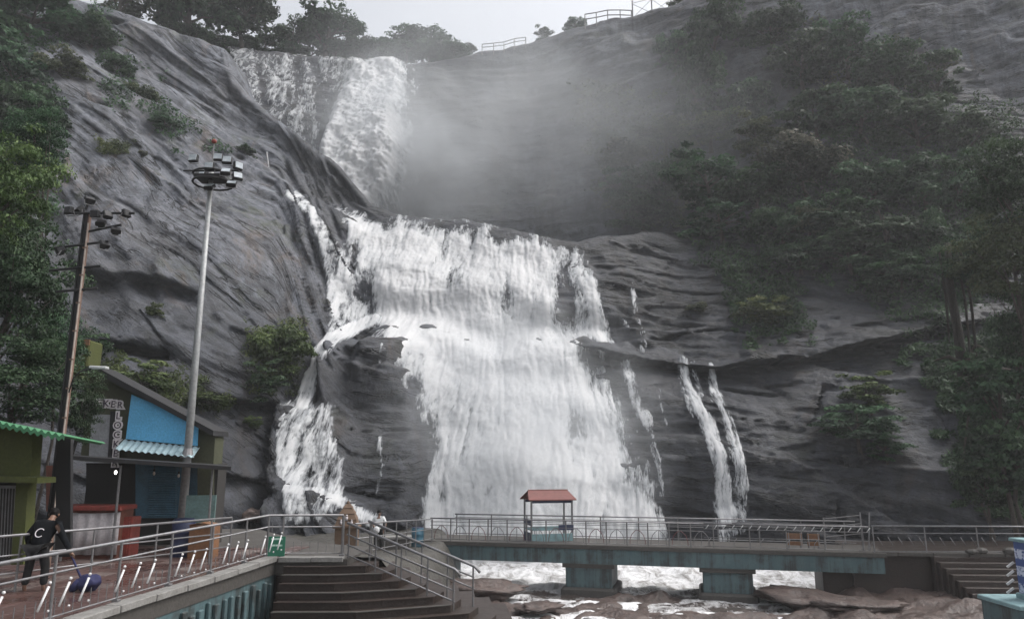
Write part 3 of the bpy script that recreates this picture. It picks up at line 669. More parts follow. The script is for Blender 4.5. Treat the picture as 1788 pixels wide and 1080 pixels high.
# the wooded right slope
RIGHT = [(1250,50,72,84),(1215,150,58,84),(1290,190,72,72),(1345,50,60,52),(1402,110,76,66),(1470,84,66,56),(1545,118,76,64),(1625,140,66,56),(1600,224,84,64),(1505,200,84,64),(1420,206,76,56),(1690,236,54,52),
 (1090,330,50,44),(1152,312,66,44),(1232,312,76,54),(1318,332,66,56),(1522,330,76,56),(1602,322,76,72),(1672,330,48,66),(1545,402,84,56),(1452,384,76,54),(1362,398,66,46),(1255,384,76,40),(1125,372,60,36),(1622,432,56,72),(1480,446,82,40),(1392,452,66,34),(1565,480,62,40),(1180,90,40,50)]
RIGHT.sort(key=lambda a: a[1]); ROWN = ('top', 'second', 'third', 'fourth', 'lowest'); ORD = ('first', 'second', 'third', 'fourth', 'fifth', 'sixth', 'seventh')
rank = {}
for r_ in range(5):
    for o_, a in enumerate(sorted(RIGHT[r_ * 6:r_ * 6 + 6])): rank[a] = f'dark misty tree in the right wood, {ORD[o_]} from left in its {ROWN[r_]} row'
for k, (px_, py_, rw, rh) in enumerate(RIGHT):
    s_ = back if (py_ < 200 and px_ < 1420) or px_ < 1200 else front
    slope_plant('tree', s_, px_, py_, rw, rh, 'forest', k, rank[(px_, py_, rw, rh)], 'tree', 'dark wood on the right slope')
for px_, py_, rw, rh, kd, vr, lb in [(1162,236,56,32,'olive',0,'hazy olive shrub tree at the left edge of the right wood'),(1245,226,70,30,'fresh',1,'lighter green tree crown high in the right wood'),(1318,236,46,34,'olive',2,'olive tree right of the lighter green crown in the wood'),
   (1090,276,52,28,'olive',3,'misty low tree nearest the upper fall spray on the right'),(1405,292,92,50,'pale','1','pale leaved tree standing out in the middle of the right wood'),(1530,316,50,26,'forest',1,'flat topped tree just right of the pale leaved tree'),
   (1412,392,60,28,'olive',0,'spreading olive tree below the pale leaved tree'),(1335,545,52,36,'fresh',3,'low green bush on the bare slope under the right wood'),(1215,538,20,13,'olive',1,'tiny yellowish shrub on bare rock above the twin streams'),
   (1512,686,58,30,'fresh',2,'bright fern like bush on the dark rock at lower right'),(1498,742,70,40,'forest',0,'dark bush under the bright fern like bush'),(1545,778,40,26,'forest',2,'small dark bush above the pale detached block')]:
    slope_plant('bush' if rh < 41 and py_ > 500 else 'tree', front if px_ > 1300 or py_ > 400 else back, px_, py_, rw, rh, kd, int(vr), lb, 'bush' if rh < 41 and py_ > 500 else 'tree', part_=('stem', 'foliage') if py_ > 500 else ('trunk', 'crown'))
# trees at the right edge, nearer
for a in [(1752,318,35,80,104,'forest',0,'nearer tree with pale tipped leaves at the right edge'),(1768,448,35,96,96,'olive',1,'nearer olive tree under the pale tipped one at the right edge'),(1790,570,36,72,90,'forest',2,'dark nearer tree at the right edge at mid height')]:
    air_plant('tree', a[0], a[1], a[2], a[3], a[4], P(a[0], 860, a[2])[2], a[5], a[6], a[7], 'tree', 'near trees at the right edge', fine=True, trunk=.05)
for k, a in enumerate([(1745,690,37,80,76),(1775,800,37,82,90),(1700,650,39,44,40),(1720,850,38.5,50,60)]):
    air_plant('tree', a[0], a[1], a[2], a[3], a[4], -1.6, 'forest', k, ('black green tree low at the right edge, upper one', 'black green tree low at the right edge, right above the blue pillar', 'small black green tree beside the fig trunk', 'small black green tree just above the embankment railing')[k], 'tree', 'dark low trees at the right edge')
M_DARKBARK = ground_material('dark_bark', (.012,.010,.008), (.045,.036,.028), 3.0, .8)  # darker bark colour for the fig trunk and its roots
# an old fig trunk with hanging roots
t = empty('fig_tree', P(1680, 640, 40), 0, 'bare brownish fig trunk with hanging roots under the right edge trees', 'tree')
base = P(1680, 640, 40); mb = MB(); mb.tube([base - (0, 0, .5), base + (0, 0, 2), base + (-.1, .1, 4.5), base + (.1, .1, 7)], [.30, .24, .22, .18], 9); mb.build('trunk', M_DARKBARK, t, True)
for k in range(9):
    a = k * .7; q = base + (math.cos(a) * .75, -.5 * abs(math.sin(a)) - .1, 0); MB().tube([q + (0, 0, RV.uniform(-.3, 2)), q + (.1, 0, 3.5), q + (-.1 * math.cos(a), .1, 6.4)], [.05, .07, .06], 5).build('hanging_root', M_DARKBARK, t, True)
for e in ((-1.6, -.2, .3), (1.4, -.3, .9), (2.6, -.2, -.2)):
    MB().tube([base + (0, -.3, .1), base + (e[0] * .5, e[1], e[2] + .25), base + e], [.11, .09, .04], 6).build('branch', M_BARK, t, True)
mobj('crown', crown('forest', 3, True), t, (.6, -1.0, 5.6), (0, 0, 1), (3.0, 2.2, 2.3))
# ground cover nobody could count
def cover(name, surf, polys, size, kind, label, seed):
    rs = np.random.RandomState(seed); C = []
    for pg, n in polys:
        a = np.array(pg, float); lo, hi = a.min(0), a.max(0); p = rs.uniform(lo, hi, (n * 3, 2))
        w = polygon_d(p[:, 0], p[:, 1], [tuple(x) for x in pg]); k = fbm(p[:, 0] * .022, p[:, 1] * .035, seed, 4)
        p = p[(w + 40 * k > 6)][:n]; h_ = hit(surf, p[:, 0], p[:, 1]).T; C.append(h_)
    C = np.concatenate(C); n = len(C); N = rs.normal(size=(n, 3)) * .7 + np.array((0, -.5, .8)); N /= np.linalg.norm(N, axis=1)[:, None]
    C = C + np.array((0, -1, 0)) * rs.uniform(0, .55, n)[:, None] + rs.normal(size=(n, 3)) * .08
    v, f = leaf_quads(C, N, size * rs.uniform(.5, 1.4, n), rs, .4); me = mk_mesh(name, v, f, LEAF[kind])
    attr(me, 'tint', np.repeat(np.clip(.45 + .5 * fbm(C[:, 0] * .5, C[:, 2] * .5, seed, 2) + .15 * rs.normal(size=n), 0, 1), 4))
    tag(mobj(name, me), label, 'ground cover', None, 'stuff')
cover('ground_cover', back, [([(990,140),(1120,150),(1210,190),(1260,400),(1050,390),(1030,280)], 9000), ([(1330,20),(1500,60),(1700,120),(1720,180),(1400,160)], 5000)], .22, 'olive', 'low scrub clinging to the hazy back cliff', 31)
cover('ground_cover', front, [([(1180,405),(1360,420),(1420,590),(1300,610),(1240,470)], 7000), ([(1400,160),(1788,180),(1788,420),(1640,600),(1440,480),(1300,420)], 26000), ([(1560,600),(1788,560),(1788,900),(1660,860),(1640,700)], 14000)], .17, 'forest', 'dark undergrowth covering the right slope', 32)
cover('ground_cover', front, [([(-20,-40),(180,20),(210,90),(90,70),(110,300),(60,500),(-40,500)], 14000), ([(170,85),(250,120),(345,225),(420,268),(300,250),(190,160)], 3500)], .17, 'forest', 'dark scrub along the upper left slope and groove', 33)
cover('ground_cover', front, [([(165,246),(205,242),(240,258),(225,270),(180,268)], 1500)], .10, 'fresh', 'yellow green grass patch on the grey slab', 34)
cover('ground_cover', front, [([(100,600),(180,625),(330,655),(420,690),(380,730),(150,700)], 9000), ([(430,560),(540,550),(545,690),(430,690)], 4000)], .10, 'fresh', 'green grass and creepers above the locker building', 35)

# =================================================================== BUILT THINGS
M_STEEL = paint('worn_steel', (.24,.24,.25), .5, .55, .45, 6.0, (.10,.075,.06))
M_DSTEEL = paint('dull_steel', (.20,.20,.205), .5, .5, .45, 6.0, (.08,.055,.045))
M_WHITE = paint('white_bar_paint', (.62,.62,.62), .5, 0, .25, 5.0)
M_RED = paint('maroon_post_paint', (.16,.045,.045), .55, .1, .5, 7.0)
M_CONC = paint('concrete', (.07,.065,.06), .6, 0, .6, 1.2, (.06,.055,.05), .3, .02)
M_PALE = paint('pale_coping', (.23,.225,.215), .7, 0, .55, 2.0, (.09,.082,.075), .3, .015)
M_DARKSTONE = paint('dark_step_stone', (.032,.021,.017), .5, 0, .6, 1.6, (.022,.019,.016), .4, .03)
def teal_material():
    m, nt, b = nm('stained_teal_paint'); v = coords(nt); n1 = noise(nt, v, 1.5, 7, .7); n2 = noise(nt, coords(nt, (3.2, 3.2, .14)), 1.0, 5, .7); n3 = noise(nt, v, 14, 3)
    base = mixc(nt, ramp(nt, n1, [(.3, 0.0), (.7, 1.0)]).outputs[0], (.052,.095,.105), (.095,.15,.16))
    st = ramp(nt, math_(nt, 'ADD', math_(nt, 'MULTIPLY', n1, .5), math_(nt, 'MULTIPLY', n2, .5)), [(.47, 0.0), (.58, 1.0)]).outputs[0]
    nt.links.new(mixc(nt, math_(nt, 'MULTIPLY', st, .85), base, (.025,.024,.022)), b.inputs['Base Color']); b.inputs['Roughness'].default_value = .6
    bump(nt, b, n3, .01, .6); return m
M_TEAL = teal_material()
def tile_material():
    m, nt, b = nm('walkway_tile'); oi = nt.nodes.new('ShaderNodeObjectInfo'); v = coords(nt); n = noise(nt, v, 5, 5, .7)
    w = nt.nodes.new('ShaderNodeNewGeometry'); n2 = noise(nt, w.outputs['Position'], .7, 5, .65)
    c = ramp(nt, oi.outputs['Random'], [(0, (.058,.030,.026)), (.8, (.088,.046,.040)), (.97, (.16,.13,.12))]).outputs[0]
    c = mixc(nt, math_(nt, 'MULTIPLY', ramp(nt, n, [(.4, 0.0), (.7, 1.0)]).outputs[0], .5), c, (.07,.05,.045)); nt.links.new(c, b.inputs['Base Color'])
    nt.links.new(ramp(nt, n2, [(.42, .16), (.6, .55)]).outputs[0], b.inputs['Roughness']); bump(nt, b, n, .003, .5); return m
M_TILE = tile_material()

# ------------------------------------------------------------------ walkway on the left
A0, A1, A2 = G(0, 983, 1.1), G(470, 899, 1.1), np.array((-4.55, 20.7, 1.1))
dA = (A1 - A0) / np.linalg.norm(A1 - A0); A00 = A0 - dA * 3.0
B0, B1 = G(0, 936, 1.1), G(405, 903, 1.1); dB = (B1 - B0) / np.linalg.norm(B1 - B0); B00 = B0 - dB * 3.0
nA = np.array((dA[1], -dA[0], 0))                       # outwards, to the river side
edge = [A00 + nA * .22, A1 + nA * .22 + (.05, -.1, 0), A2 + (.2, -.25, 0)]
mb = MB().slab([edge[0], edge[1], edge[2], (-4.2, 23.2), (-6.5, 24.5), (-9.6, 29.0), (-30, 29.0), (-30, edge[0][1] - 2)], -.4, 0.0)
walk = mb.build('walkway', M_CONC); tag(walk, kind='structure')
tm = MB().box((0, 0, 0), (.485, .485, .03), bev=.008).mesh('tile', M_TILE); n_t = 0
ang = math.atan2(dA[1], dA[0]); u1, u2 = dA[:2], -nA[:2]
tiles = []
for i in range(-2, 30):
    for j in range(0, 12):
        c = A00[:2] + u1 * (.2 + i * .5) + u2 * (.02 + j * .5)
        q = proj(c[0], c[1], 0.0)
        if -60 < q[0] < 540 and q[1] < 1110 and c[1] < 23.0: tiles.append((np.hypot(*c), c))
tiles.sort(key=lambda a: a[0])
for _, c in tiles[:300]: mobj('tile', tm, walk, (c[0], c[1], .004 + RV.uniform(-.002, .003)), (0, 0, ang + RV.uniform(-.01, .01)))
cm = {}
def coping(p, q, n, w=.34):
    for k in range(n):
        a, b = p + (q - p) * (k / n), p + (q - p) * ((k + 1) / n); c = (a + b) / 2; L = np.linalg.norm((b - a)[:2]) - .025
        r = math.atan2(b[1] - a[1], b[0] - a[0]); MB().box((c[0], c[1], -.01 + RV.uniform(-.008, .008)), (L, w, .12), r + RV.uniform(-.012, .012), bev=.012).build('coping_stone', M_PALE, walk)
coping(edge[0] - nA * .1, edge[1] - nA * .1, 11); coping(edge[1] + (.1, .06, 0), edge[2] + (-.1, .12, 0), 2)
# ------------------------------------------------------------------ railings
class Railing:
    def __init__(s, name, base, label, group=None): s.t = empty(name, base, 0, label, 'railing', group); s.base = np.asarray(base, float); s.cache = {}
    def rail(s, name, pts, r, mat): MB().tube(pts, r, 8).build(name, mat, s.t, True)
    def post(s, name, p, h, r, mat, foot=0.0):
        k = (name, round(h, 3), r)
        if k not in s.cache:
            m = MB().tube([(0, 0, 0), (0, 0, h)], r, 8)
            if foot: m.box((0, 0, .04), (foot, foot, .10), bev=.01)
            s.cache[k] = m.mesh(name, mat)
        return mobj(name, s.cache[k], s.t, np.asarray(p, float) - s.base)
    def bar(s, name, pts, r, mat): return MB().tube(pts, r, 6).build(name, mat, s.t, True)
def along(pts, step, start=0.0):
    out = []; acc = start
    for a, b in zip(pts[:-1], pts[1:]):
        L = np.linalg.norm(b - a)
        while acc < L: out.append((a + (b - a) * acc / L, (b - a) / L)); acc += step
        acc -= L
    return out
Zv = np.array((0, 0, 1.0))
R = Railing('railing', A00 * (1, 1, 0), 'steel walkway railing with white slanted bars, nearest the camera at lower left', 'walkway railings')
fl = [A00, A1, A2]
R.rail('top_rail', fl, .030, M_STEEL); R.rail('mid_rail', [p - Zv * .30 for p in fl], .020, M_STEEL); R.rail('lower_rail', [p - Zv * .98 for p in fl], .016, M_DSTEEL)
for p, d in along(fl, 1.72, .75): R.post('post', p - Zv * 1.09, 1.08, .026, M_DSTEEL, .12)
R.post('post', A1 - Zv * 1.09, 1.08, .032, M_DSTEEL, .13); R.post('post', A2 - Zv * 1.09, 1.08, .040, M_DSTEEL, .14)
for k, (p, d) in enumerate(along([A00, A1 + (A2 - A1) * .35], .44, .2)):
    if k % 4 == 3: continue
    b0, b1 = p - Zv * .78 - d * .09, p - Zv * .44 + d * .09
    o = R.bar('slanted_bar', [b0, b1], .019, M_WHITE); MB().ball(b1 + Zv * .05 + d * .015, .026).build('bar_cap', M_WHITE, o, True); MB().ball(b0 - Zv * .03 + d * .22, .020).build('bar_cap', M_WHITE, o, True)
for k, (p, d) in enumerate(along(fl, .22, .1)): R.post('baluster', p - Zv * .98, .30, .008, M_DSTEEL)
R2 = Railing('railing', B00 * (1, 1, 0), 'plain steel railing between the walkway and the shops', 'walkway railings')
bl_ = [B00, B1]
R2.rail('top_rail', bl_, .028, M_STEEL); R2.rail('mid_rail', [p - Zv * .38 for p in bl_], .018, M_STEEL); R2.rail('lower_rail', [p - Zv * .72 for p in bl_], .018, M_STEEL)
for p, d in along(bl_, 1.5, .4): R2.post('post', p - Zv * 1.09, 1.08, .024, M_DSTEEL)
R2.post('post', B1 - Zv * 1.09, 1.08, .028, M_DSTEEL)

# ------------------------------------------------------------------ retaining wall under it
rw = empty('retaining_wall', (edge[1][0], edge[1][1], -3.6), 0, 'stained teal ribbed retaining wall under the walkway edge', 'wall')
p0, p1 = edge[0] - nA * .16, edge[1] - nA * .16 + dA * .1; Lw = np.linalg.norm((p1 - p0)[:2]); c = (p0 + p1) / 2
MB().box((c[0], c[1], -2.1), (Lw, .3, 3.38), ang).build('wall_face', M_TEAL, rw)
for k in range(26):
    q = p1 - dA * (.3 + k * .36 + RV.uniform(-.05, .05)); w = RV.uniform(.07, .2)
    MB().box((q[0] + nA[0] * .17, q[1] + nA[1] * .17, -2.1 + RV.uniform(-.1, .1)), (w, .10, 3.1), ang, bev=.02).build('rib', M_TEAL, rw)
e2 = edge[2] - edge[1]; c = (edge[1] + edge[2]) / 2; MB().box((c[0], c[1] + .35, -2.1), (np.linalg.norm(e2[:2]), .3, 3.3), math.atan2(e2[1], e2[0])).build('end_wall', M_DARKSTONE, rw)
# ------------------------------------------------------------------ steps down to the river
st = empty('steps', (-5, 20, -3.5), 0, 'dark wet stone steps fanning down beside the handrails', 'steps')
rA, rB = np.array((-4.45, 20.75, 0.0)), np.array((-1.45, 19.75, -1.02)); NS = 9
for k in range(NS):
    f = (k + 1) / 6.5; z = -.165 * (k + 1); r = rA + (rB - rA) * f; yl = 20.45 - .30 * (k + 1)
    xl = edge[1][0] + .35 + .04 * k
    pts = [(xl, yl), ((xl + r[0]) / 2, yl + .02 + RV.uniform(-.03, .03)), (r[0] + .15, r[1] - .28), (r[0] + .35, r[1] + .6), (r[0] + .1, 22.6), (xl, 22.0)]
    MB().slab(pts, z - .165 if k < NS - 1 else -3.6, z).build('step', M_DARKSTONE, st)
    MB().slab([(xl, yl - .045), ((xl + r[0]) / 2, yl - .03), (r[0] + .17, r[1] - .325), (r[0] + .15, r[1] - .2), ((xl + r[0]) / 2, yl + .08), (xl, yl + .06)], z + .002, z + .022).build('nosing', M_CONC if k % 2 else M_DARKSTONE, st)
for off, lb in ((0.0, 'front handrail of bright steel descending the dark steps'), (.62, 'rear handrail of bright steel behind the front one on the steps')):
    o = np.array((off * .75, off * .9, 0)); a, b = rA + o, rB + o; Rh = Railing('handrail', a, lb, 'handrails on the steps'); hgt = .86
    Rh.rail('top_rail', [a + Zv * (hgt + .04), b + Zv * hgt, b + Zv * (hgt - .1) + (b - a) * .05], .036, M_STEEL)
    for q in ((.60, .34, .08) if off == 0 else (.58, .30)): Rh.rail('lower_rail', [a + Zv * q, b + Zv * q], .022, M_STEEL)
    for f in (.02, .28, .52, .76, .99): p = a + (b - a) * f; Rh.post('post', p - Zv * .25, hgt + .24, .024, M_DSTEEL)
# ------------------------------------------------------------------ river bank between steps and bridge
xs_ = np.arange(-14, -1.2, .22); ys_ = np.arange(21.4, 43, .22); Xb, Yb = np.meshgrid(xs_, ys_)
top = -.12 - 1.1 * S(Yb, 22, 30); edgeX = -2.9 + .5 * fbm(Yb * .3, 1.0, 301., 3) - .6 * S(Yb, 36, 42)
zb_ = top - 2.9 * S(Xb, edgeX - .6, edgeX + 1.0) + .14 * fbm(Xb * .5, Yb * .5, 303., 4)
ii = np.arange(Xb.size).reshape(Xb.shape); qq = np.stack([ii[:-1,:-1], ii[:-1,1:], ii[1:,1:], ii[1:,:-1]], -1).reshape(-1, 4)
tag(mobj('river_bank', mk_mesh('river_bank', np.stack([Xb, Yb, zb_], -1).reshape(-1, 3), qq, ground_material('bank_earth', (.02,.019,.016), (.07,.065,.055), .9, .6), True)), kind='structure')
def bankz(x, y): return float(bil(zb_, np.array([(x + 14) / .22]), np.array([(y - 21.4) / .22]))[0])
# ------------------------------------------------------------------ bridge
BL, BR, ZD = np.array((-3.6, 36.5, 0)), np.array((14.8, 31.9, 0)), -1.2
dR = (BR - BL) / np.linalg.norm(BR - BL); nR = np.array((-dR[1], dR[0], 0)); angR = math.atan2(dR[1], dR[0]); LB = np.linalg.norm(BR - BL)
br = empty('footbridge', (5.6, 35, -3.4), 0, 'low concrete footbridge with stained teal beam across the river', 'bridge')
c = (BL + BR) / 2 + nR * 1.4; MB().box((c[0], c[1], ZD - .09), (LB + 1.2, 3.0, .18), angR, bev=.02).build('deck', M_CONC, br)
for off in (.12, 2.7):
    c = (BL + BR) / 2 + nR * off; MB().box((c[0], c[1], ZD - .50), (LB + 1.0, .32, .64), angR, bev=.02).build('beam', M_TEAL, br)
def atpx(px_):                                # point on the bridge's front line seen at that column
    best = min((i / 400 for i in range(401)), key=lambda f: abs(proj(*(BL + (BR - BL) * f)[:2], ZD)[0] - px_)); return BL + (BR - BL) * best
for a, b in ((985, 1065), (1224, 1312)):
    pa, pb = atpx(a), atpx(b); c = (pa + pb) / 2 + nR * 1.4; w = np.linalg.norm(pb - pa)
    pr = MB().box((c[0], c[1], -2.55), (w, 2.5, 2.2), angR, bev=.06).build('pier', M_TEAL, br)
    MB().box((c[0], c[1], ZD - .9), (w + .25, 2.75, .22), angR, bev=.04).build('pier_cap', M_CONC, pr); MB().box((c[0], c[1], -3.3), (w + .4, 2.9, .5), angR, bev=.1).build('pier_footing', M_CONC, pr)
pa = atpx(762); c = pa + nR * 1.3; MB().box((c[0] - .2, c[1], -2.6), (1.2, 2.8, 2.2), angR, bev=.04).build('abutment', M_TEAL, br)
pa = atpx(1455); c = pa + nR * 1.6; MB().box((c[0] + .9, c[1], -2.6), (2.6, 2.6, 2.2), angR, bev=.04).build('abutment', M_DARKSTONE, br)
def ornate(R, a, b, zd, step=.92, mirror=False, bars=True):
    pts = [a + Zv * zd, b + Zv * zd]
    R.rail('top_rail', [p + Zv * 1.02 for p in pts], .030, M_STEEL); R.rail('mid_rail', [p + Zv * .86 for p in pts], .014, M_STEEL); R.rail('lower_rail', [p + Zv * .70 for p in pts], .012, M_DSTEEL); R.rail('bottom_rail', [p + Zv * .08 for p in pts], .018, M_DSTEEL)
    for k, (p, d) in enumerate(along(pts, step, .1)):
        R.post('post', p, 1.01, .030, M_RED if k % 3 else M_DSTEEL)
        if not bars: continue
        for j, (x, s) in enumerate(((.22, -1), (.46, 0), (.70, 1))):
            q = p + d * x
            if s == 0: R.post('upright', q + Zv * .08, .62, .014, M_DSTEEL)
            else: R.bar('curved_bar', [q + Zv * .08 + d * s * .10, q + Zv * .28 + d * s * .09, q + Zv * .48 + d * s * .02, q + Zv * .62 - d * s * .10, q + Zv * .70 - d * s * .22], .014, M_DSTEEL if (k + j) % 2 else M_RED)
Rb = Railing('railing', BL + Zv * ZD, 'ornate front railing of the footbridge with curved bars and maroon posts', 'bridge railings')
ornate(Rb, BL - dR * .3, atpx(1230), ZD)
Rb2 = Railing('railing', BL + nR * 2.8 + Zv * ZD, 'rear railing of the footbridge seen against the falling water', 'bridge railings')
ornate(Rb2, BL + nR * 2.8, BR + nR * 2.8, ZD, 1.84, bars=False)
Rb3 = Railing('railing', atpx(1230) + Zv * ZD, 'right half of the bridge railing with short white slanted bars', 'bridge railings')
pts = [atpx(1230) + Zv * ZD, BR + Zv * ZD]
for n_, h_, r_, m_ in (('top_rail', 1.02, .030, M_STEEL), ('mid_rail', .80, .014, M_STEEL), ('lower_rail', .45, .014, M_DSTEEL), ('bottom_rail', .08, .018, M_DSTEEL)): Rb3.rail(n_, [p + Zv * h_ for p in pts], r_, m_)
for p, d in along(pts, 1.5, .4): Rb3.post('post', p, 1.01, .026, M_DSTEEL)
for k, (p, d) in enumerate(along(pts, .36, .15)):
    Rb3.bar('slanted_bar', [p + Zv * .80 - d * .07, p + Zv * .98 + d * .07], .018, M_WHITE)
    if k % 3 == 0: Rb3.bar('curved_bar', [p + Zv * .08, p + Zv * .3 + d * .03, p + Zv * .45 + d * .16], .014, M_STEEL)
# path rail left of the bridge
q0, q1 = np.array((-4.9, 24.0, -.4)), np.array((-3.75, 36.2, ZD))
R4 = Railing('railing', q0, 'plain grey railing along the path between steps and bridge', 'bridge railings')
for n_, h_, r_ in (('top_rail', 1.0, .028), ('mid_rail', .55, .016), ('lower_rail', .12, .016)): R4.rail(n_, [q0 + Zv * h_, q1 + Zv * h_], r_, M_STEEL)
for p, d in along([q0, q1], 1.7, .2): R4.post('post', p - Zv * .35, 1.34, .024, M_DSTEEL)
# ------------------------------------------------------------------ embankment on the right
ew = empty('embankment_wall', (20, 32, -3.6), 0, 'dark stone embankment wall right of the footbridge', 'wall')
MB().slab([(14.2, 32.3), (27, 31.2), (27, 36.5), (15.3, 36.5)], -4.2, ZD - .02).build('wall_body', M_DARKSTONE, ew)
for k in range(9):
    a = np.array((14.5, 32.15, 0)) + np.array((12.5, -1.1, 0)) * (k / 9); MB().box((a[0] + .7, a[1] - .05, ZD - .05), (1.36, .5, .14), math.atan2(-1.1, 12.5) + RV.uniform(-.01, .01), bev=.015).build('coping_stone', M_CONC, ew)
se = empty('stone_steps', (19.5, 30, -3.4), 0, 'broad dark stone steps rising to the right hand embankment', 'steps')
for k in range(9): MB().box((19.7 + .08 * k, 31.75 - .26 * k - .14, -1.32 - .2 * k - .9 + .0), (4.9 + .0 * k, .30, 1.8), angR * .3, bev=.02).build('step', M_DARKSTONE, se)
R5 = Railing('railing', BR + Zv * ZD, 'steel railing on the right embankment with slanted bars', 'bridge railings')
pts = [BR + (.1, -.05, ZD), np.array((27, 31.35, ZD))]
for n_, h_, r_ in (('top_rail', 1.06, .034), ('mid_rail', .78, .020), ('bottom_rail', .06, .018)): R5.rail(n_, [p + Zv * h_ for p in pts], r_, M_STEEL)
for p, d in along(pts, 2.1, .05): R5.post('post', p, 1.05, .026, M_STEEL)
for k, (p, d) in enumerate(along(pts[:1] + [pts[0] + (pts[1] - pts[0]) * .42], .42, .3)): R5.bar('slanted_bar', [p + Zv * .30 + d * .10, p + Zv * .62 - d * .08], .016, M_STEEL)
# rubble on the embankment edge
for k in range(14):
    x = 18.5 + RV.random() * 3.6; y = 32.1 - (x - 14.5) * .085; MB().ball((x, y - .1, ZD + .02 + RV.random() * .12), RV.uniform(.12, .24), 7, 5, (1.3, 1, .6)).build('loose_stone', M_CONC, ew)
# gate frame where the bridge meets the embankment
gt = empty('gate', BR + nR * .8 + Zv * ZD, 0, 'small steel gate frame sticking up at the right end of the bridge', 'gate')
g0 = BR + nR * .8 + Zv * ZD
for dx_ in (-1.6, -.12, .1): MB().tube([g0 + dR * dx_, g0 + dR * (dx_ + (.15 if dx_ == .1 else 0)) + Zv * (1.3 if dx_ < -1 else 1.55)], .03, 6).build('upright', M_STEEL, gt)
for h_ in (1.25, .9, .5): MB().tube([g0 + dR * -1.6 + Zv * h_, g0 + dR * -.12 + Zv * (h_ + .18)], .02, 6).build('cross_bar', M_DSTEEL, gt)
# ------------------------------------------------------------------ kiosk on the bridge
M_ROOF = paint('faded_red_roof', (.175,.066,.058), .65, 0, .45, 2.5, (.10,.06,.055))
M_NAVY = paint('navy_panel', (.02,.028,.075), .5, 0, .25, 4.0); M_TEALP = paint('pale_teal_panel', (.20,.32,.34), .6, 0, .4, 4.0)
kc = atpx(946) + nR * 1.5; ks = empty('kiosk', (kc[0], kc[1], ZD), math.radians(14), 'small open kiosk with faded red gable roof on the footbridge', 'kiosk')
def loc(mb, name, mat, t=ks, smooth=False): return mobj(name, mb.mesh(name, mat, smooth), t)
kw_, kd = 1.0, .62
for sx in (-1, 1):
    for sy in (-1, 1): loc(MB().box((sx * kw_, sy * kd, .94), (.075, .075, 1.88)), 'post', M_DSTEEL)
rf = MB(); o_ = .18; e_z, r_z = 1.86, 2.26
for s in (-1, 1):
    rf.add([(-kw_ - o_, s * (kd + o_), e_z), (kw_ + o_, s * (kd + o_), e_z), (kw_ - .02, 0, r_z), (-kw_ - .0, 0, r_z), (-kw_ - o_, s * (kd + o_), e_z + .05), (kw_ + o_, s * (kd + o_), e_z + .05), (kw_ - .02, 0, r_z + .05), (-kw_, 0, r_z + .05)], [(0,1,2,3),(4,7,6,5),(0,4,5,1),(1,5,6,2),(3,2,6,7),(0,3,7,4)])
rfo = loc(rf, 'roof', M_ROOF); loc(MB().tube([(-kw_, 0, r_z + .05), (kw_, 0, r_z + .05)], .035, 6), 'ridge_cap', M_ROOF, rfo)
for s in (-1, 1):
    loc(MB().add([(s * (kw_ - .02), -kd - .1, e_z + .02), (s * (kw_ - .02), kd + .1, e_z + .02), (s * (kw_ - .02), 0, r_z - .02), (s * (kw_ - .05), -kd - .1, e_z + .02), (s * (kw_ - .05), kd + .1, e_z + .02), (s * (kw_ - .05), 0, r_z - .02)], [(0,1,2),(3,5,4),(0,3,4,1),(1,4,5,2),(2,5,3,0)]), 'gable', M_ROOF)
loc(MB().box((0, -kd, 1.80), (2 * kw_, .05, .12)), 'fascia', M_NAVY); loc(MB().box((0, kd, 1.80), (2 * kw_, .05, .12)), 'fascia', M_NAVY)
loc(MB().box((-.35, -kd - .04, .60), (1.3, .03, .18), bev=.01), 'counter_panel', M_TEALP); loc(MB().box((.68, -kd - .04, .62), (.75, .03, .24), bev=.01), 'counter_panel', M_NAVY)
loc(MB().box((0, -kd - .04, .18), (2 * kw_, .03, .34), bev=.01), 'lower_panel', M_TEALP); loc(MB().box((-kw_ - .04, 0, .20), (.03, 2 * kd, .40)), 'side_panel', M_NAVY); loc(MB().box((-kw_ - .04, 0, .86), (.03, 2 * kd, .26)), 'side_panel', M_NAVY)
for k in range(9): loc(MB().box((-kw_ + .15 + k * .235, -kd - .02, .43), (.035, .03, .22)), 'slat', M_WHITE if k % 3 else M_DSTEEL)
loc(MB().box((0, 0, .52), (2 * kw_, 2 * kd, .05)), 'counter_top', M_TEALP)
# orange barricades and oddments on the bridge
M_ORANGE = paint('worn_orange', (.20,.095,.045), .65, 0, .5, 4.0)
for px_, lb, w in ((1392, 'faded orange barricade behind the bridge railing, left one', .6), (1425, 'faded orange barricade behind the bridge railing, right one', .5)):
    p = atpx(px_) + nR * .7; t = empty('barricade', (p[0], p[1], ZD), angR, lb, 'barricade', 'orange barricades on the bridge')
    loc(MB().box((0, 0, .50), (w, .04, .26), bev=.01), 'board', M_ORANGE, t); loc(MB().box((0, 0, .22), (w, .04, .16), bev=.01), 'board', M_ORANGE, t)
    for s in (-1, 1): loc(MB().tube([(s * w * .4, -.2, 0), (s * w * .4, 0, .66), (s * w * .4, .2, 0)], .02, 6), 'leg', M_DSTEEL, t)
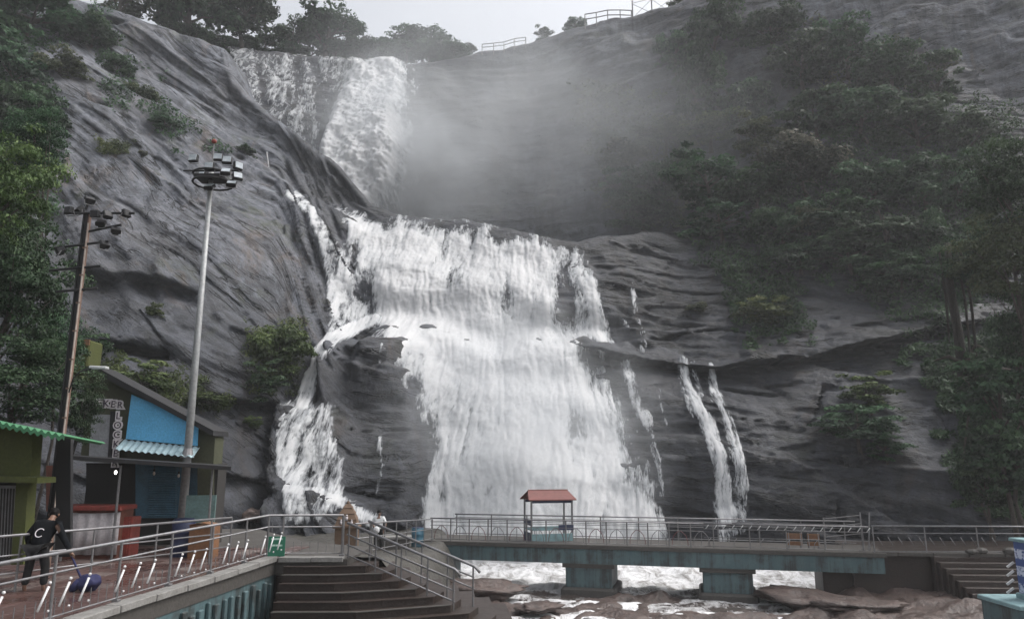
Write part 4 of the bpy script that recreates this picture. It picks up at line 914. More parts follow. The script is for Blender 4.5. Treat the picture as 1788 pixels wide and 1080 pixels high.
# ------------------------------------------------------------------ teal plinth and lettered blue pillar at the right edge
pc = P(1820, 1052, 20); tp = empty('plinth', (pc[0], pc[1], -3.4), 0, 'pale teal concrete plinth in the lower right corner', 'plinth')
z1 = float(pc[2]); MB().box((pc[0] + .45, pc[1], (z1 - 3.4) / 2), (3.1, 1.6, z1 + 3.4), .0, bev=.05).build('block', M_TEAL, tp); MB().box((pc[0] + .45, pc[1], z1 + .03), (3.2, 1.7, .1), 0, bev=.02).build('cap', M_TEALP, tp)
m, nt, b = nm('blue_lettered_panel'); v = coords(nt, (1, 1, 1)); n1 = noise(nt, coords(nt, (9, 9, 14)), 1.0, 3, .6); sp = nt.nodes.new('ShaderNodeSeparateXYZ'); nt.links.new(v, sp.inputs[0])
rows = math_(nt, 'FRACT', math_(nt, 'MULTIPLY', sp.outputs[2], 2.35)); rows = ramp(nt, rows, [(.30, 0.0), (.36, 1.0), (.86, 1.0), (.92, 0.0)]).outputs[0]
ink = math_(nt, 'MULTIPLY', rows, ramp(nt, n1, [(.40, 0.0), (.50, 1.0)]).outputs[0]); nt.links.new(mixc(nt, ink, (.035,.07,.22), (.52,.56,.68)), b.inputs['Base Color']); M_BLUEL = m
pp = P(1819, 1052, 19.9); bp = empty('notice_pillar', (pp[0], pp[1], z1 + .08), 0, 'blue notice pillar with rows of white lettering at the right edge', 'pillar')
hp = float(P(1819, 946, 19.9)[2]) - z1 - .08
MB().box((pp[0] + .05, pp[1], z1 + .08 + hp / 2), (.72, .72, hp), 0, bev=.02).build('shaft', M_BLUEL, bp); MB().box((pp[0] + .05, pp[1], z1 + .08 + hp + .04), (.86, .86, .08), 0, bev=.02).build('cap', M_TEALP, bp); MB().box((pp[0] + .05, pp[1], z1 + .14), (.84, .84, .14), 0, bev=.02).build('foot', M_TEALP, bp)
for k in range(4):
    q = P(1764, 985 + 15 * k, 20.2); MB().box((q[0], q[1], q[2]), (.22, .04, .05), ry=-.6).build('bracket', M_WHITE, bp)

# ------------------------------------------------------------------ shops on the left
M_OLIVE = paint('olive_plaster', (.068,.072,.045), .85, 0, .5, 1.4, (.05,.05,.04), .2, .01)
M_LIME = paint('lime_plaster', (.070,.080,.024), .85, 0, .5, 1.6, (.05,.05,.03), .2, .01)
M_TARP = paint('blue_tarpaulin', (.13,.45,.74), .55, 0, .18, 2.0, (.05,.16,.28), .4, .02)
M_SHUT = paint('blue_shutter_paint', (.07,.17,.25), .5, .1, .4, 3.0)
M_BLACK = paint('blackened_metal', (.022,.022,.024), .6, .2, .3, 5.0); M_DARKIN = paint('dark_plaster', (.030,.028,.027), .9, 0, .4, 2.0)  # second one is near-black plaster for the shop interiors
M_REDP = paint('red_paint', (.26,.05,.038), .6, 0, .4, 3.0); M_CLOTH = paint('white_banner_cloth', (.50,.47,.48), .85, 0, .35, 2.2, (.22,.17,.17))
M_GREY = paint('grey_door_paint', (.30,.31,.33), .6, 0, .35, 2.0); M_BRICK = paint('red_oxide_wall', (.17,.06,.04), .8, 0, .5, 2.0)
M_GREENR = paint('green_roof_sheet', (.05,.18,.085), .55, 0, .3, 3.0, (.04,.12,.06)); M_RUST = paint('rusty_steel', (.20,.13,.10), .7, .2, .6, 3.0, (.045,.025,.018))
M_TEALB = paint('faded_teal_board', (.16,.26,.25), .7, 0, .4, 2.0)
m, nt, b = nm('flood_lens'); b.inputs['Base Color'].default_value = (.42, .47, .50, 1); b.inputs['Roughness'].default_value = .12; nt.links.new(ramp(nt, noise(nt, coords(nt), 7, 3), [(.3, (.28,.32,.35)), (.7, (.46,.50,.53))]).outputs[0], b.inputs['Base Color']); M_LENS = m
YW = 23.4
def WP(px_, py_, y=YW): return P(px_, py_, y)
def prism(pp, y0, y1):
    """outline in the X-Z plane, given as survey pixels on the wall plane, extruded from y0 to y1"""
    w = [WP(*q) for q in pp]; n = len(w)
    return MB().add([(q[0], y0, q[2]) for q in w] + [(q[0], y1, q[2]) for q in w], [tuple(range(n)), tuple(range(2*n-1, n-1, -1))] + [(i, n+i, n+(i+1) % n, (i+1) % n) for i in range(n)])
lk = empty('locker_building', (WP(260, 900)[0], YW, 0), 0, 'olive locker shop with sloping roof, dark canopy and LOCKER lettering', 'building')
prism([(140,804),(158,650),(176,650),(376,758),(372,818)], YW, YW + .7).build('upper_wall', M_OLIVE, lk)
x0_, x1_ = WP(132, 900)[0], WP(366, 900)[0]; zc = float(WP(260, 806)[2])
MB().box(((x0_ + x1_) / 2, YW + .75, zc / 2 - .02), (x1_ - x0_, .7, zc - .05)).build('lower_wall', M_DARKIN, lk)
prism([(152,641),(176,641),(380,752),(380,761),(174,651),(152,651)], YW - .35, YW + .9).build('roof', M_BLACK, lk)
prism([(346,812),(346,900),(374,905),(374,818)], YW - .06, YW - .002).build('end_pillar', M_OLIVE, lk)
dr = prism([(157,800),(162,722),(196,724),(191,802)], YW - .07, YW - .004).build('door', M_GREY, lk); prism([(196,718),(202,718),(197,802),(191,802)], YW - .10, YW - .004).build('door_frame', M_BLACK, dr)
prism([(234,689),(350,738),(348,778),(224,766)], YW - .16, YW - .12).build('tarpaulin', M_TARP, lk)
aw = MB(); na = 56; a0, a1 = WP(220, 768), WP(352, 781)
vs = []
for k in range(na + 1):
    f = k / na; p = a0 + (a1 - a0) * f; w = .025 * math.sin(k * 1.35)
    vs += [(p[0], YW - .12, p[2] + w), (p[0] + .12, YW - .85, p[2] - .30 + w)]
aw.add(vs, [(2*k, 2*k+2, 2*k+3, 2*k+1) for k in range(na)]); ao = aw.build('awning', paint('pale_awning_sheet', (.36,.48,.52), .5, .1, .5, 4.0, (.09,.13,.14)), lk)
md = ao.modifiers.new('thick', 'SOLIDIFY'); md.thickness = .012
c0, c1, c2, c3 = P(106, 794, 19.6), P(404, 814, 20.6), P(396, 811, 22.9), P(118, 793, 22.9)
cn = MB(); T_ = .10; cn.add([c0 - Zv * T_, c1 - Zv * T_, c2 - Zv * T_, c3 - Zv * T_, c0, c1, c2, c3], [(0,3,2,1),(4,5,6,7),(0,1,5,4),(1,2,6,5),(2,3,7,6),(3,0,4,7)]); cn.build('canopy', M_BLACK, lk)
for px_, Y in ((211, 20.2), (372, 20.8), (124, 20.0)):
    q = P(px_, 812, Y); MB().tube([(q[0], Y, 0), (q[0], Y, q[2])], .035, 8).build('canopy_post', M_DSTEEL, lk)
sh = prism([(228,810),(330,810),(330,905),(228,905)], YW + .30, YW + .37).build('shutter', M_SHUT, lk)
for k in range(22):
    a = WP(252, 815 + k * 4.1); b_ = WP(300, 815 + k * 4.1); MB().tube([(a[0], YW + .29, a[2]), (b_[0], YW + .29, b_[2])], .026, 5).build('shutter_slat', M_SHUT, sh)
prism([(330,806),(346,806),(346,865),(330,865)], YW + .28, YW + .36).build('shutter_panel', M_SHUT, lk)
prism([(98,812),(136,812),(136,890),(98,890)], YW - .5, YW - .3).build('side_wall', M_BRICK, lk)
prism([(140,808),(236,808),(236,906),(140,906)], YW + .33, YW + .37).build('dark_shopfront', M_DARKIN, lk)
bulbm, nt, b = nm('lit_bulb'); b.inputs['Emission Color'].default_value = (1, .96, .9, 1); b.inputs['Emission Strength'].default_value = 3; M_LIT = bulbm
M_GLASSB = paint('white_bulb_glass', (.6,.6,.58), .2, 0, .05)
for px_, py_, lit, lb in ((202, 824, True, 'lit bulb under the shop canopy, leftmost'), (269, 826, False, 'unlit bulb under the canopy before the blue shutter'), (312, 830, False, 'unlit bulb under the canopy near the tall mast')):
    q = P(px_, py_, 21.2); t = empty('bulb', q, 0, lb, 'bulb', 'bulbs under the canopy'); zt = 2.5
    MB().tube([q + Zv * .10, (q[0], q[1], float(P(px_, 808, 21.2)[2]))], .008, 5).build('cord', M_BLACK, t); MB().tube([q + Zv * .06, q + Zv * .12], .025, 6).build('socket', M_BLACK, t)
    MB().ball(q, .036, 10, 8, (1, 1, 1.5)).build('globe', M_LIT if lit else M_GLASSB, t, True)
# lettering
def text_mesh(name, txt, size, off, ext, mat):
    cu = bpy.data.curves.new(name, 'FONT'); cu.body = txt; cu.size = size; cu.offset = off; cu.extrude = ext; cu.align_x = 'CENTER'; cu.align_y = 'CENTER'; cu.resolution_u = 3
    ob = bpy.data.objects.new(name, cu); col.objects.link(ob); dg = bpy.context.evaluated_depsgraph_get(); me = bpy.data.meshes.new_from_object(ob.evaluated_get(dg)); me.name = name
    bpy.data.objects.remove(ob); bpy.data.curves.remove(cu); me.materials.clear(); me.materials.append(mat); return me
M_LET = paint('letter_face', (.055,.035,.055), .6, 0, .2); M_LETO = paint('letter_outline', (.80,.75,.77), .7, 0, .15, 6.0)
def sign(name, label, letters, size):
    t = empty(name, letters[0][1], 0, label, 'sign', 'locker lettering'); b0 = np.asarray(letters[0][1], float)
    for ch, q in letters:
        o = mobj('letter', text_mesh('letter', ch, size, .045, .012, M_LETO), t, np.asarray(q) - b0, (math.pi / 2, 0, 0))
        mobj('letter_face', text_mesh('letter_face', ch, size, .0, .012, M_LET), o, (0, 0, .016))
    return t
sign('sign', 'horizontal LOCKER lettering high on the olive wall, half behind leaves', [(ch, WP(150 + 12 * k, 701 + 1.2 * k, YW - .016)) for k, ch in enumerate('LOCKER')], .30)
sign('sign', 'vertical LOCKER lettering beside the grey door', [(ch, WP(207 - 1.2 * k, 726 + 16.4 * k, YW - .10)) for k, ch in enumerate('LOCKER')], .30)
# green roofed shop at the left edge
YG = 16.4
gs = empty('lime_shop', (P(0, 900, YG)[0], YG, 0), 0, 'lime green shop with corrugated green roof at the left edge', 'building')
def gprism(pp, y0, y1): 
    w = [P(q[0], q[1], YG) for q in pp]; n = len(w)
    return MB().add([(q[0], y0, q[2]) for q in w] + [(q[0], y1, q[2]) for q in w], [tuple(range(n)), tuple(range(2*n-1, n-1, -1))] + [(i, n+i, n+(i+1) % n, (i+1) % n) for i in range(n)])
gprism([(-200,700),(58,752),(52,836),(-200,826)], YG, YG + .35).build('wall', M_LIME, gs)
gprism([(-200,822),(88,832),(88,842),(-200,833)], YG - .45, YG + .2).build('sunshade', M_LIME, gs)
gprism([(28,840),(49,840),(40,985),(19,985)], YG, YG + .3).build('pillar', M_LIME, gs)
gprism([(-200,835),(30,835),(22,985),(-200,985)], YG + .45, YG + .5).build('back_panel', M_DARKIN, gs)
gr = gprism([(-120,846),(27,848),(25,853),(-120,851)], YG + .2, YG + .24).build('grille', M_DSTEEL, gs)
for k in range(17):
    a, b_ = P(-60 + k * 5.4, 850, YG), P(-64 + k * 5.2, 975, YG); MB().tube([(a[0], YG + .22, a[2]), (b_[0], YG + .22, b_[2])], .012, 5).build('grille_bar', M_DSTEEL, gr)
vs = []; nk = 90; r0, r1 = P(-150, 709, YG - .9), P(112, 763, YG - .9)
for k in range(nk + 1):
    f = k / nk; p = r0 + (r1 - r0) * f; w = .035 * math.sin(k * 1.5)
    vs += [(p[0], p[1], p[2] + w - .06), (p[0], p[1], p[2] + w + .03), (p[0], p[1] + 1.6, p[2] + w - .10)]
ro = MB().add(vs, [(3*k, 3*k+3, 3*k+4, 3*k+1) for k in range(nk)] + [(3*k+1, 3*k+4, 3*k+5, 3*k+2) for k in range(nk)]).build('roof', M_GREENR, gs)
md = ro.modifiers.new('thick', 'SOLIDIFY'); md.thickness = .015
gprism([(60,760),(86,764),(84,980),(56,980)], YG + .8, YG + .9).build('gap_shade_panel', M_BLACK, gs)  # thin dark panel standing in for the shade of the gap beside the pillar
# counters and clutter before the shops
def gz(px_, Y, py_, w_px, h_top, h_bot): pass
def clutter(name, px0, px1, py0, py1, Y, dep, mat, label, cat, bev=.02, group=None):
    a, b_ = P(px0, py0, Y), P(px1, py1, Y); w = b_[0] - a[0]; z1_ = float(a[2]); t = empty(name, ((a[0] + b_[0]) / 2, Y + dep / 2, 0), 0, label, cat, group)
    return t, a[0], b_[0], z1_, w
t, xa, xb, zt, w = clutter('stall_counter', 104, 203, 889, 940, 20.3, .8, M_CLOTH, 'shop counter with red top and grey white cloth front', 'counter')
MB().box(((xa + xb) / 2, 20.75, zt / 2), (w, .7, zt - .02), bev=.02).build('body', M_BRICK, t)
vs = []; n_ = 30
for k in range(n_ + 1):
    f = k / n_; vs += [(xa + w * f, 20.36 + .03 * math.sin(k * 1.1), zt - .07 - .03 * math.sin(f * 3.1)), (xa + w * f, 20.33 + .05 * math.sin(k * 1.1 + .3), .12)]
co_ = MB().add(vs, [(2*k, 2*k+1, 2*k+3, 2*k+2) for k in range(n_)]).build('cloth_front', M_CLOTH, t, True); co_.modifiers.new('thick', 'SOLIDIFY').thickness = .008
MB().box(((xa + xb) / 2, 20.72, zt + .04), (w + .12, .9, .12), bev=.03).build('top', M_REDP, t)
t, xa, xb, zt, w = clutter('red_cabinet', 203, 228, 902, 940, 20.6, .5, M_REDP, 'narrow red cabinet at the right end of the cloth fronted counter', 'cabinet')
MB().box(((xa + xb) / 2, 20.85, zt / 2), (w, .5, zt), bev=.02).build('body', M_REDP, t); MB().box(((xa + xb) / 2 - .02, 20.59, zt / 2), (w * .8, .02, zt * .8), bev=.005).build('door', M_REDP, t)
t, xa, xb, zt, w = clutter('drum', 294, 330, 908, 945, 20.6, .6, M_NAVY, 'dark blue drum before the teal board', 'drum')
cx_ = (xa + xb) / 2; prof = [(.0, .94), (.03, 1), (.30, .97), (.33, 1.03), (.36, .97), (.64, .97), (.67, 1.03), (.70, .97), (.97, 1), (1.0, .94)]
MB().tube([(cx_, 20.9, zt * a) for a, _ in prof], [w / 2 * r for _, r in prof], 18).build('body', M_NAVY, t, True); MB().tube([(cx_, 20.9, zt), (cx_, 20.9, zt + .03)], w * .42, 16).build('lid', M_NAVY, t)
t, xa, xb, zt, w = clutter('carton', 331, 370, 916, 950, 20.4, .5, M_ORANGE, 'worn orange carton beside the blue drum', 'box')
MB().box(((xa + xb) / 2, 20.65, zt / 2), (w, .5, zt), bev=.01).build('body', M_ORANGE, t)
for s in (-1, 1): MB().box(((xa + xb) / 2 + s * w * .27, 20.6 , zt + .03), (w * .46, .5, .015), ry=s * .2).build('flap', M_ORANGE, t)
t, xa, xb, zt, w = clutter('display_board', 326, 372, 864, 945, 21.2, .1, M_TEALB, 'faded teal board standing right of the mast foot', 'board')
MB().box(((xa + xb) / 2, 21.2, zt / 2 + .2), (w, .04, zt - .4), bev=.01).build('panel', M_TEALB, t)
for x in (xa + .04, xb - .04): MB().box((x, 21.23, zt / 2), (.05, .05, zt)).build('leg', M_DSTEEL, t)
q = P(112, 818, 21.4); t = empty('poster', q, 0, 'grey white poster under the canopy beside the rusty pole', 'poster'); MB().box(q, (.42, .02, .46)).build('sheet', M_CLOTH, t); MB().box(q + (.05, -.013, -.12), (.16, .006, .07)).build('dark_patch', M_BLACK, t)
q = P(140, 625, 27); t = empty('water_tank', (q[0], 27, 4.2), 0, 'olive tank with orange corner above the locker building', 'tank'); MB().box(q, (1.1, .9, 1.2), bev=.05).build('body', M_LIME, t); MB().box(q + (.45, -.46, .52), (.2, .04, .2)).build('corner_patch', M_ORANGE, t)

# ------------------------------------------------------------------ light poles
def flood(t, p, yaw, pitch, s=.30, lens=True):
    e = Matrix.Rotation(yaw, 3, 'Z') @ Matrix.Rotation(pitch, 3, 'X')
    k = MB(); k.box((0, .08 * s / .3, 0), (s, .12, s * .82), bev=.02); k.box((0, .15, 0), (s * .6, .06, s * .5), bev=.02)
    o = mobj('floodlight', k.mesh('floodlight', M_BLACK), t, np.asarray(p) - np.asarray(t.location), e.to_euler())
    if lens: mobj('lens', MB().box((0, .012, 0), (s * .84, .02, s * .66)).mesh('lens', M_LENS), o)
    mobj('bracket', MB().tube([(-s * .54, .08, -.02), (-s * .54, .16, -s * .5), (s * .54, .16, -s * .5), (s * .54, .08, -.02)], .014, 5).mesh('bracket', M_DSTEEL), o)
    return o
mx = P(318, 905, 22.75)[0]; ms = empty('light_mast', (mx, 22.75, 0), 0, 'tall grey steel mast crowned with floodlights and a red beacon', 'mast')
ztop = float(P(372, 300, 22.75)[2])
MB().tube([(mx, 22.75, 0), (mx, 22.75, ztop * .5), (mx, 22.75, ztop)], [.135, .10, .07], 12).build('shaft', paint('galvanised', (.34,.35,.355), .55, .35, .35, 1.2, (.14,.12,.10)), ms, True)
MB().tube([(mx, 22.75, 2.62), (mx, 22.75, 2.9)], [.2, .12], 12).build('collar', M_STEEL, ms); MB().box((mx, 22.75, .06), (.6, .6, .12), bev=.02).build('base_plate', M_STEEL, ms)
MB().tube([(mx, 22.75, ztop), (mx, 22.75, ztop + 1.0)], .022, 6).build('beacon_rod', M_DSTEEL, ms)
bc = MB().ball((mx, 22.75, ztop + 1.06), .085, 10, 8).build('beacon', M_REDP, ms, True)
rp = [(mx + .62 * math.cos(a) + .08, 22.75 + .62 * math.sin(a), ztop - .12) for a in [k * math.pi / 8 for k in range(17)]]
MB().tube(rp, .035, 6).build('ring', M_BLACK, ms); MB().tube([(p[0], p[1], p[2] - .28) for p in rp], .035, 6).build('ring', M_BLACK, ms)
MB().tube([(mx - .85, 22.6, ztop - .02), (mx + .95, 22.6, ztop - .02)], .03, 6).build('cross_arm', M_BLACK, ms)
for px_, py_, dy, yaw, pit in ((336,274,-.3,-.15,.15),(364,288,-.55,0,.1),(396,277,-.35,.15,.25),(380,272,.3,.1,.2),(394,296,-.6,.2,.75),(418,288,-.15,.9,.1),(416,305,-.45,.6,.35),(404,317,-.55,.2,.9),(365,322,-.3,-.2,.9),(352,300,.2,-.5,.4)):
    flood(ms, P(px_, py_, 22.75 + dy), yaw, -pit, .30)
MB().box((mx + .05, 22.7, ztop - .25), (.9, .7, .10), bev=.02).build('junction_plate', M_BLACK, ms)
px0 = P(97, 880, 18.4)[0]; pl = empty('light_pole', (px0, 18.4, 0), 0, 'old rusty steel column with cross arms and a tangle of floodlights', 'light pole')
zt = float(P(152, 372, 18.4)[2])
for nme, ox, w, dp, mt in (('web', -.06, .11, .03, M_BLACK), ('flange', .01, .03, .10, M_RUST), ('flange', -.13, .03, .10, M_BLACK)):
    MB().box((px0 + ox, 18.4, zt / 2), (w, dp, zt)).build(nme, mt, pl)
MB().tube([(px0 + .05, 18.3, 0), (px0 + .05, 18.3, zt - .3)], .022, 6).build('conduit', paint('pale_conduit', (.40,.34,.30), .6, 0, .5, 6.0, (.16,.07,.04)), pl)
for k in range(11): MB().box((px0 + .03, 18.31, .7 + k * .72), (.10, .06, .035)).build('clamp', M_RUST, pl)
for (xa, ya), (xb, yb) in (((95,433),(190,421)),((112,372),(235,372)),((150,405),(212,392)),((86,472),(176,464)),((98,509),(170,503))):
    a, b_ = P(xa, ya, 18.35), P(xb, yb, 18.35); MB().tube([a, b_], .032, 6).build('cross_arm', M_BLACK, pl)
a = P(150, 366, 18.4); MB().tube([a, P(157, 345, 18.4)], .03, 6).build('top_rod', M_BLACK, pl)
for px_, py_, dy, yaw, pit in ((117,365,-.15,-.3,.1),(164,372,-.2,.05,-.1),(190,372,-.15,1.0,.5),(158,345,-.1,.9,.9),(224,371,-.1,1.3,.2),(184,423,-.1,1.1,.7),(203,398,-.1,.6,.9),(104,433,-.1,-.8,1.1),(136,362,.1,-.6,.6),(176,385,-.1,.2,.9)):
    flood(pl, P(px_, py_, 18.4 + dy), yaw, -pit, .23, px_ in (117, 164, 158))
a = P(122, 668, 18.4); sl = empty('street_lamp', (px0 + .1, 18.4, float(a[2])), 0, 'small street lamp on a curved arm bracketed to the rusty pole', 'street lamp')
arm = [np.array((px0 + .06, 18.3, a[2] - .25)), P(128, 660, 18.3), P(140, 648, 18.25), P(160, 643, 18.2)]; MB().tube(arm, .018, 6).build('arm', M_BLACK, sl, True)
h0 = P(173, 641, 18.2); MB().box(h0, (.44, .16, .06), ry=.05, bev=.02).build('lamp_head', paint('lamp_grey', (.5,.51,.52), .4, .2, .2), sl); MB().box(h0 - Zv * .04, (.30, .11, .02)).build('diffuser', M_LENS, sl)

# ------------------------------------------------------------------ rail sign, shrine, oddments
q = P(483, 953, 20.3); sg = empty('rail_sign', q, .05, 'small green notice with white lines hung on the walkway railing', 'sign')
m, nt, b = nm('green_notice_print'); v = coords(nt); sp = nt.nodes.new('ShaderNodeSeparateXYZ'); nt.links.new(v, sp.inputs[0]); nz_ = noise(nt, coords(nt, (40, 40, 10)), 1, 3)
rows = math_(nt, 'FRACT', math_(nt, 'MULTIPLY_ADD', sp.outputs[2], 6.2, .35)); rows = ramp(nt, rows, [(.34, 0.0), (.40, 1.0), (.62, 1.0), (.68, 0.0)]).outputs[0]
ex = ramp(nt, math_(nt, 'ABSOLUTE', sp.outputs[0]), [(.14, 1.0), (.15, 0.0)]).outputs[0]; up = ramp(nt, sp.outputs[2], [(0.0, 1.0), (1, 1.0)]).outputs[0]
lo = ramp(nt, math_(nt, 'ADD', sp.outputs[2], .5), [(.42, 0.0), (.43, 1.0)]).outputs[0]
ink = math_(nt, 'MULTIPLY', math_(nt, 'MULTIPLY', math_(nt, 'MULTIPLY', rows, ex), lo), ramp(nt, nz_, [(.32, .35), (.5, 1.0)]).outputs[0])
nt.links.new(mixc(nt, ink, (.02,.15,.09), (.50,.66,.58)), b.inputs['Base Color']); M_NOTICE = m
mobj('board', MB().box((0, 0, 0), (.44, .02, .50), bev=.0).mesh('board', M_NOTICE), sg)
for s in (-.14, .14): mobj('wire', MB().tube([(s, 0, .25), (s, .0, .58)], .006, 5).mesh('wire', M_DSTEEL), sg)
q = P(607, 905, 30); zb = bankz(q[0], 30); hz_ = float(P(607, 876, 30)[2])
sr = empty('shrine', (q[0], 30, zb), .1, 'small brown peaked shrine with pale figures behind the steps', 'shrine')
M_SHR = paint('brown_shrine_plaster', (.14,.09,.06), .8, 0, .6, 6.0, (.07,.045,.03)); hh = hz_ - zb
def lofted(levels, mat, name):
    mb = MB(); vs = []; fs = []
    for z, rx_, ry_ in levels: vs += [(-rx_, -ry_, z), (rx_, -ry_, z), (rx_, ry_, z), (-rx_, ry_, z)]
    for i in range(len(levels) - 1): fs += [(4*i+k, 4*i+(k+1) % 4, 4*i+4+(k+1) % 4, 4*i+4+k) for k in range(4)]
    fs += [(3,2,1,0), tuple(4*(len(levels)-1)+k for k in range(4))]; return mobj(name, mb.add(vs, fs).mesh(name, mat), sr)
lofted([(0, .42, .42), (hh * .55, .42, .42), (hh * .56, .50, .50), (hh * .60, .50, .50)], M_SHR, 'body')
lofted([(hh * .60, .44, .44), (hh * .70, .36, .36), (hh * .705, .38, .38), (hh * .80, .28, .28), (hh * .805, .30, .30), (hh * .90, .17, .17), (hh * .905, .19, .19), (hh * .97, .08, .08)], M_SHR, 'tower')
mobj('finial', MB().ball((0, 0, hh * .985), .06, 8, 6, (1, 1, 1.4)).mesh('finial', M_SHR, True), sr)
for x, z, s in ((0, hh * .73, 1), (-.20, hh * .66, .8), (.20, hh * .66, .8)):
    mobj('figure_relief', MB().tube([(x, -.40 + (z - hh * .66) * .4, z - .09 * s), (x, -.40 + (z - hh * .66) * .4, z + .05 * s)], [.075 * s, .045 * s], 7).ball((x, -.40 + (z - hh * .66) * .4, z + .09 * s), .045 * s, 7, 5).mesh('figure_relief', M_CLOTH, True), sr)
q = P(735, 940, 34.5); t = empty('barrel', (q[0] - .15, 34.5, bankz(q[0] - .15, 34.5)), 0, 'blue barrel behind the path railing left of the bridge', 'barrel')
mobj('body', MB().tube([(0, 0, .8 * a) for a, _ in prof], [.28 * r for _, r in prof], 16).mesh('body', paint('blue_barrel_plastic', (.05,.14,.20), .4, 0, .3), True), t); mobj('lid', MB().tube([(0, 0, .8), (0, 0, .83)], .25, 14).mesh('lid', M_NAVY), t)
t = empty('stone_block', (-5.2, 33.6, bankz(-5.2, 33.6)), .15, 'low grey masonry block on the path near the blue barrel', 'block'); mobj('base', MB().box((0, 0, .2), (1.5, .6, .5), bev=.04).mesh('base', M_CONC), t); mobj('slab', MB().box((0, 0, .5), (1.62, .7, .1), bev=.02).mesh('slab', M_PALE), t)
q = hit(front, np.array([470.]), np.array([288.]))[:, 0]; t = empty('marker_post', q, 0, 'short white marker stick on the left ridge', 'post'); MB().tube([q - Zv * .3, q + (-.25, -.1, 1.15)], .055, 6).build('stick', M_WHITE, t); MB().ball(q + (-.25, -.1, 1.16), .065, 6, 5).build('tip', M_WHITE, t)
# fences on the rim
def rim_pt(px_, Y=86.0): p = P(px_, 60, Y); z = float(np.interp(p[0], *back.ridge)); return np.array((p[0], Y, z + .2))
Rr = Railing('railing', rim_pt(1022), 'white pipe railing climbing the bare rim by the wire fence', 'rim fences'); pr_ = [rim_pt(x) for x in (1022, 1042, 1062, 1084, 1104)]
for h_ in (1.3, .6): Rr.rail('top_rail' if h_ > 1 else 'mid_rail', [p + Zv * h_ for p in pr_], .07, M_PALE)
for p in pr_: Rr.post('post', p - Zv * .8, 2.1, .06, M_PALE)
Rr = Railing('railing', rim_pt(842, 88), 'distant thin railing on the rim right of the skyline trees', 'rim fences'); pr_ = [rim_pt(x, 88) for x in (842, 862, 880, 898, 918)]
for h_ in (.8, .35): Rr.rail('top_rail' if h_ > .5 else 'mid_rail', [p + Zv * h_ for p in pr_], .05, M_PALE)
for p in pr_: Rr.post('post', p - Zv * .8, 1.6, .05, M_PALE)
wf = empty('wire_fence', rim_pt(1106), 0, 'tall wire fence with crossed strands standing on the rim', 'fence'); ps = [rim_pt(x) for x in (1106, 1140, 1174)]
for p in ps: MB().tube([p - Zv * .8, p + Zv * 2.7], .09, 6).build('post', M_DSTEEL, wf)
for a, b_ in zip(ps[:-1], ps[1:]):
    for h0_, h1_ in ((.2, 2.2), (2.2, .2), (2.3, 2.3)): MB().tube([a + Zv * h0_, b_ + Zv * h1_], .03, 4).build('wire', M_DSTEEL, wf)
# ------------------------------------------------------------------ boulders
def boulder(x, y, z, r, label, mat, seed, group='boulders in the river'):
    rs = 400 + seed; n, mm = 26, 16; vs = []; b_ = MB().ball((0, 0, 0), 1.0, n, mm); a = np.array(b_.v)
    k = 1 + .42 * fbm(a[:, 0] * 1.2 + rs, a[:, 1] * 1.2, a[:, 2] * 1.2, 4) - .25 * np.abs(fbm(a[:, 0] * 2 + rs, a[:, 1] * 2, a[:, 2] * 2, 3)) + .06 * fbm(a[:, 0] * 5 + rs, a[:, 1] * 5, a[:, 2] * 5, 3)
    a = a * k[:, None] * np.array(r); me = mk_mesh('boulder', a.tolist(), b_.f, mat, True); o = mobj('boulder', me, None, (x, y, z), (0, 0, seed)); return tag(o, label, 'boulder', group)
for k, (px_, py_, Y, w, h_, lb) in enumerate([(838,1024,33.5,1.9,.42,'flat dark boulder below the left bridge abutment'),(940,1056,30.5,1.2,.16,'brown rock amid foam left of the centre pier'),(1395,1036,31.5,2.2,.36,'large low brown boulder just right of the right pier'),(1500,1050,30.2,1.9,.28,'flat brown boulder in front of the dark embankment wall')]):
    q = P(px_, py_, Y); boulder(q[0], Y, q[2] - h_ * .35, (w, w * .6, h_), lb, M_BED, k)
q = hit(front, np.array([1482.]), np.array([806.]))[:, 0]; o = boulder(q[0], q[1] - .3, q[2], (1.0, .7, .62), 'pale detached rock block on the dark cliff at lower right', M_ROCK, 30, None)
q = hit(front, np.array([460.]), np.array([893.]))[:, 0]; boulder(q[0] - .2, q[1] - 1.0, q[2] - .1, (.8, .6, .35), 'rounded grey rock behind the walkway railing left of the side fall', M_BED, 31, None)

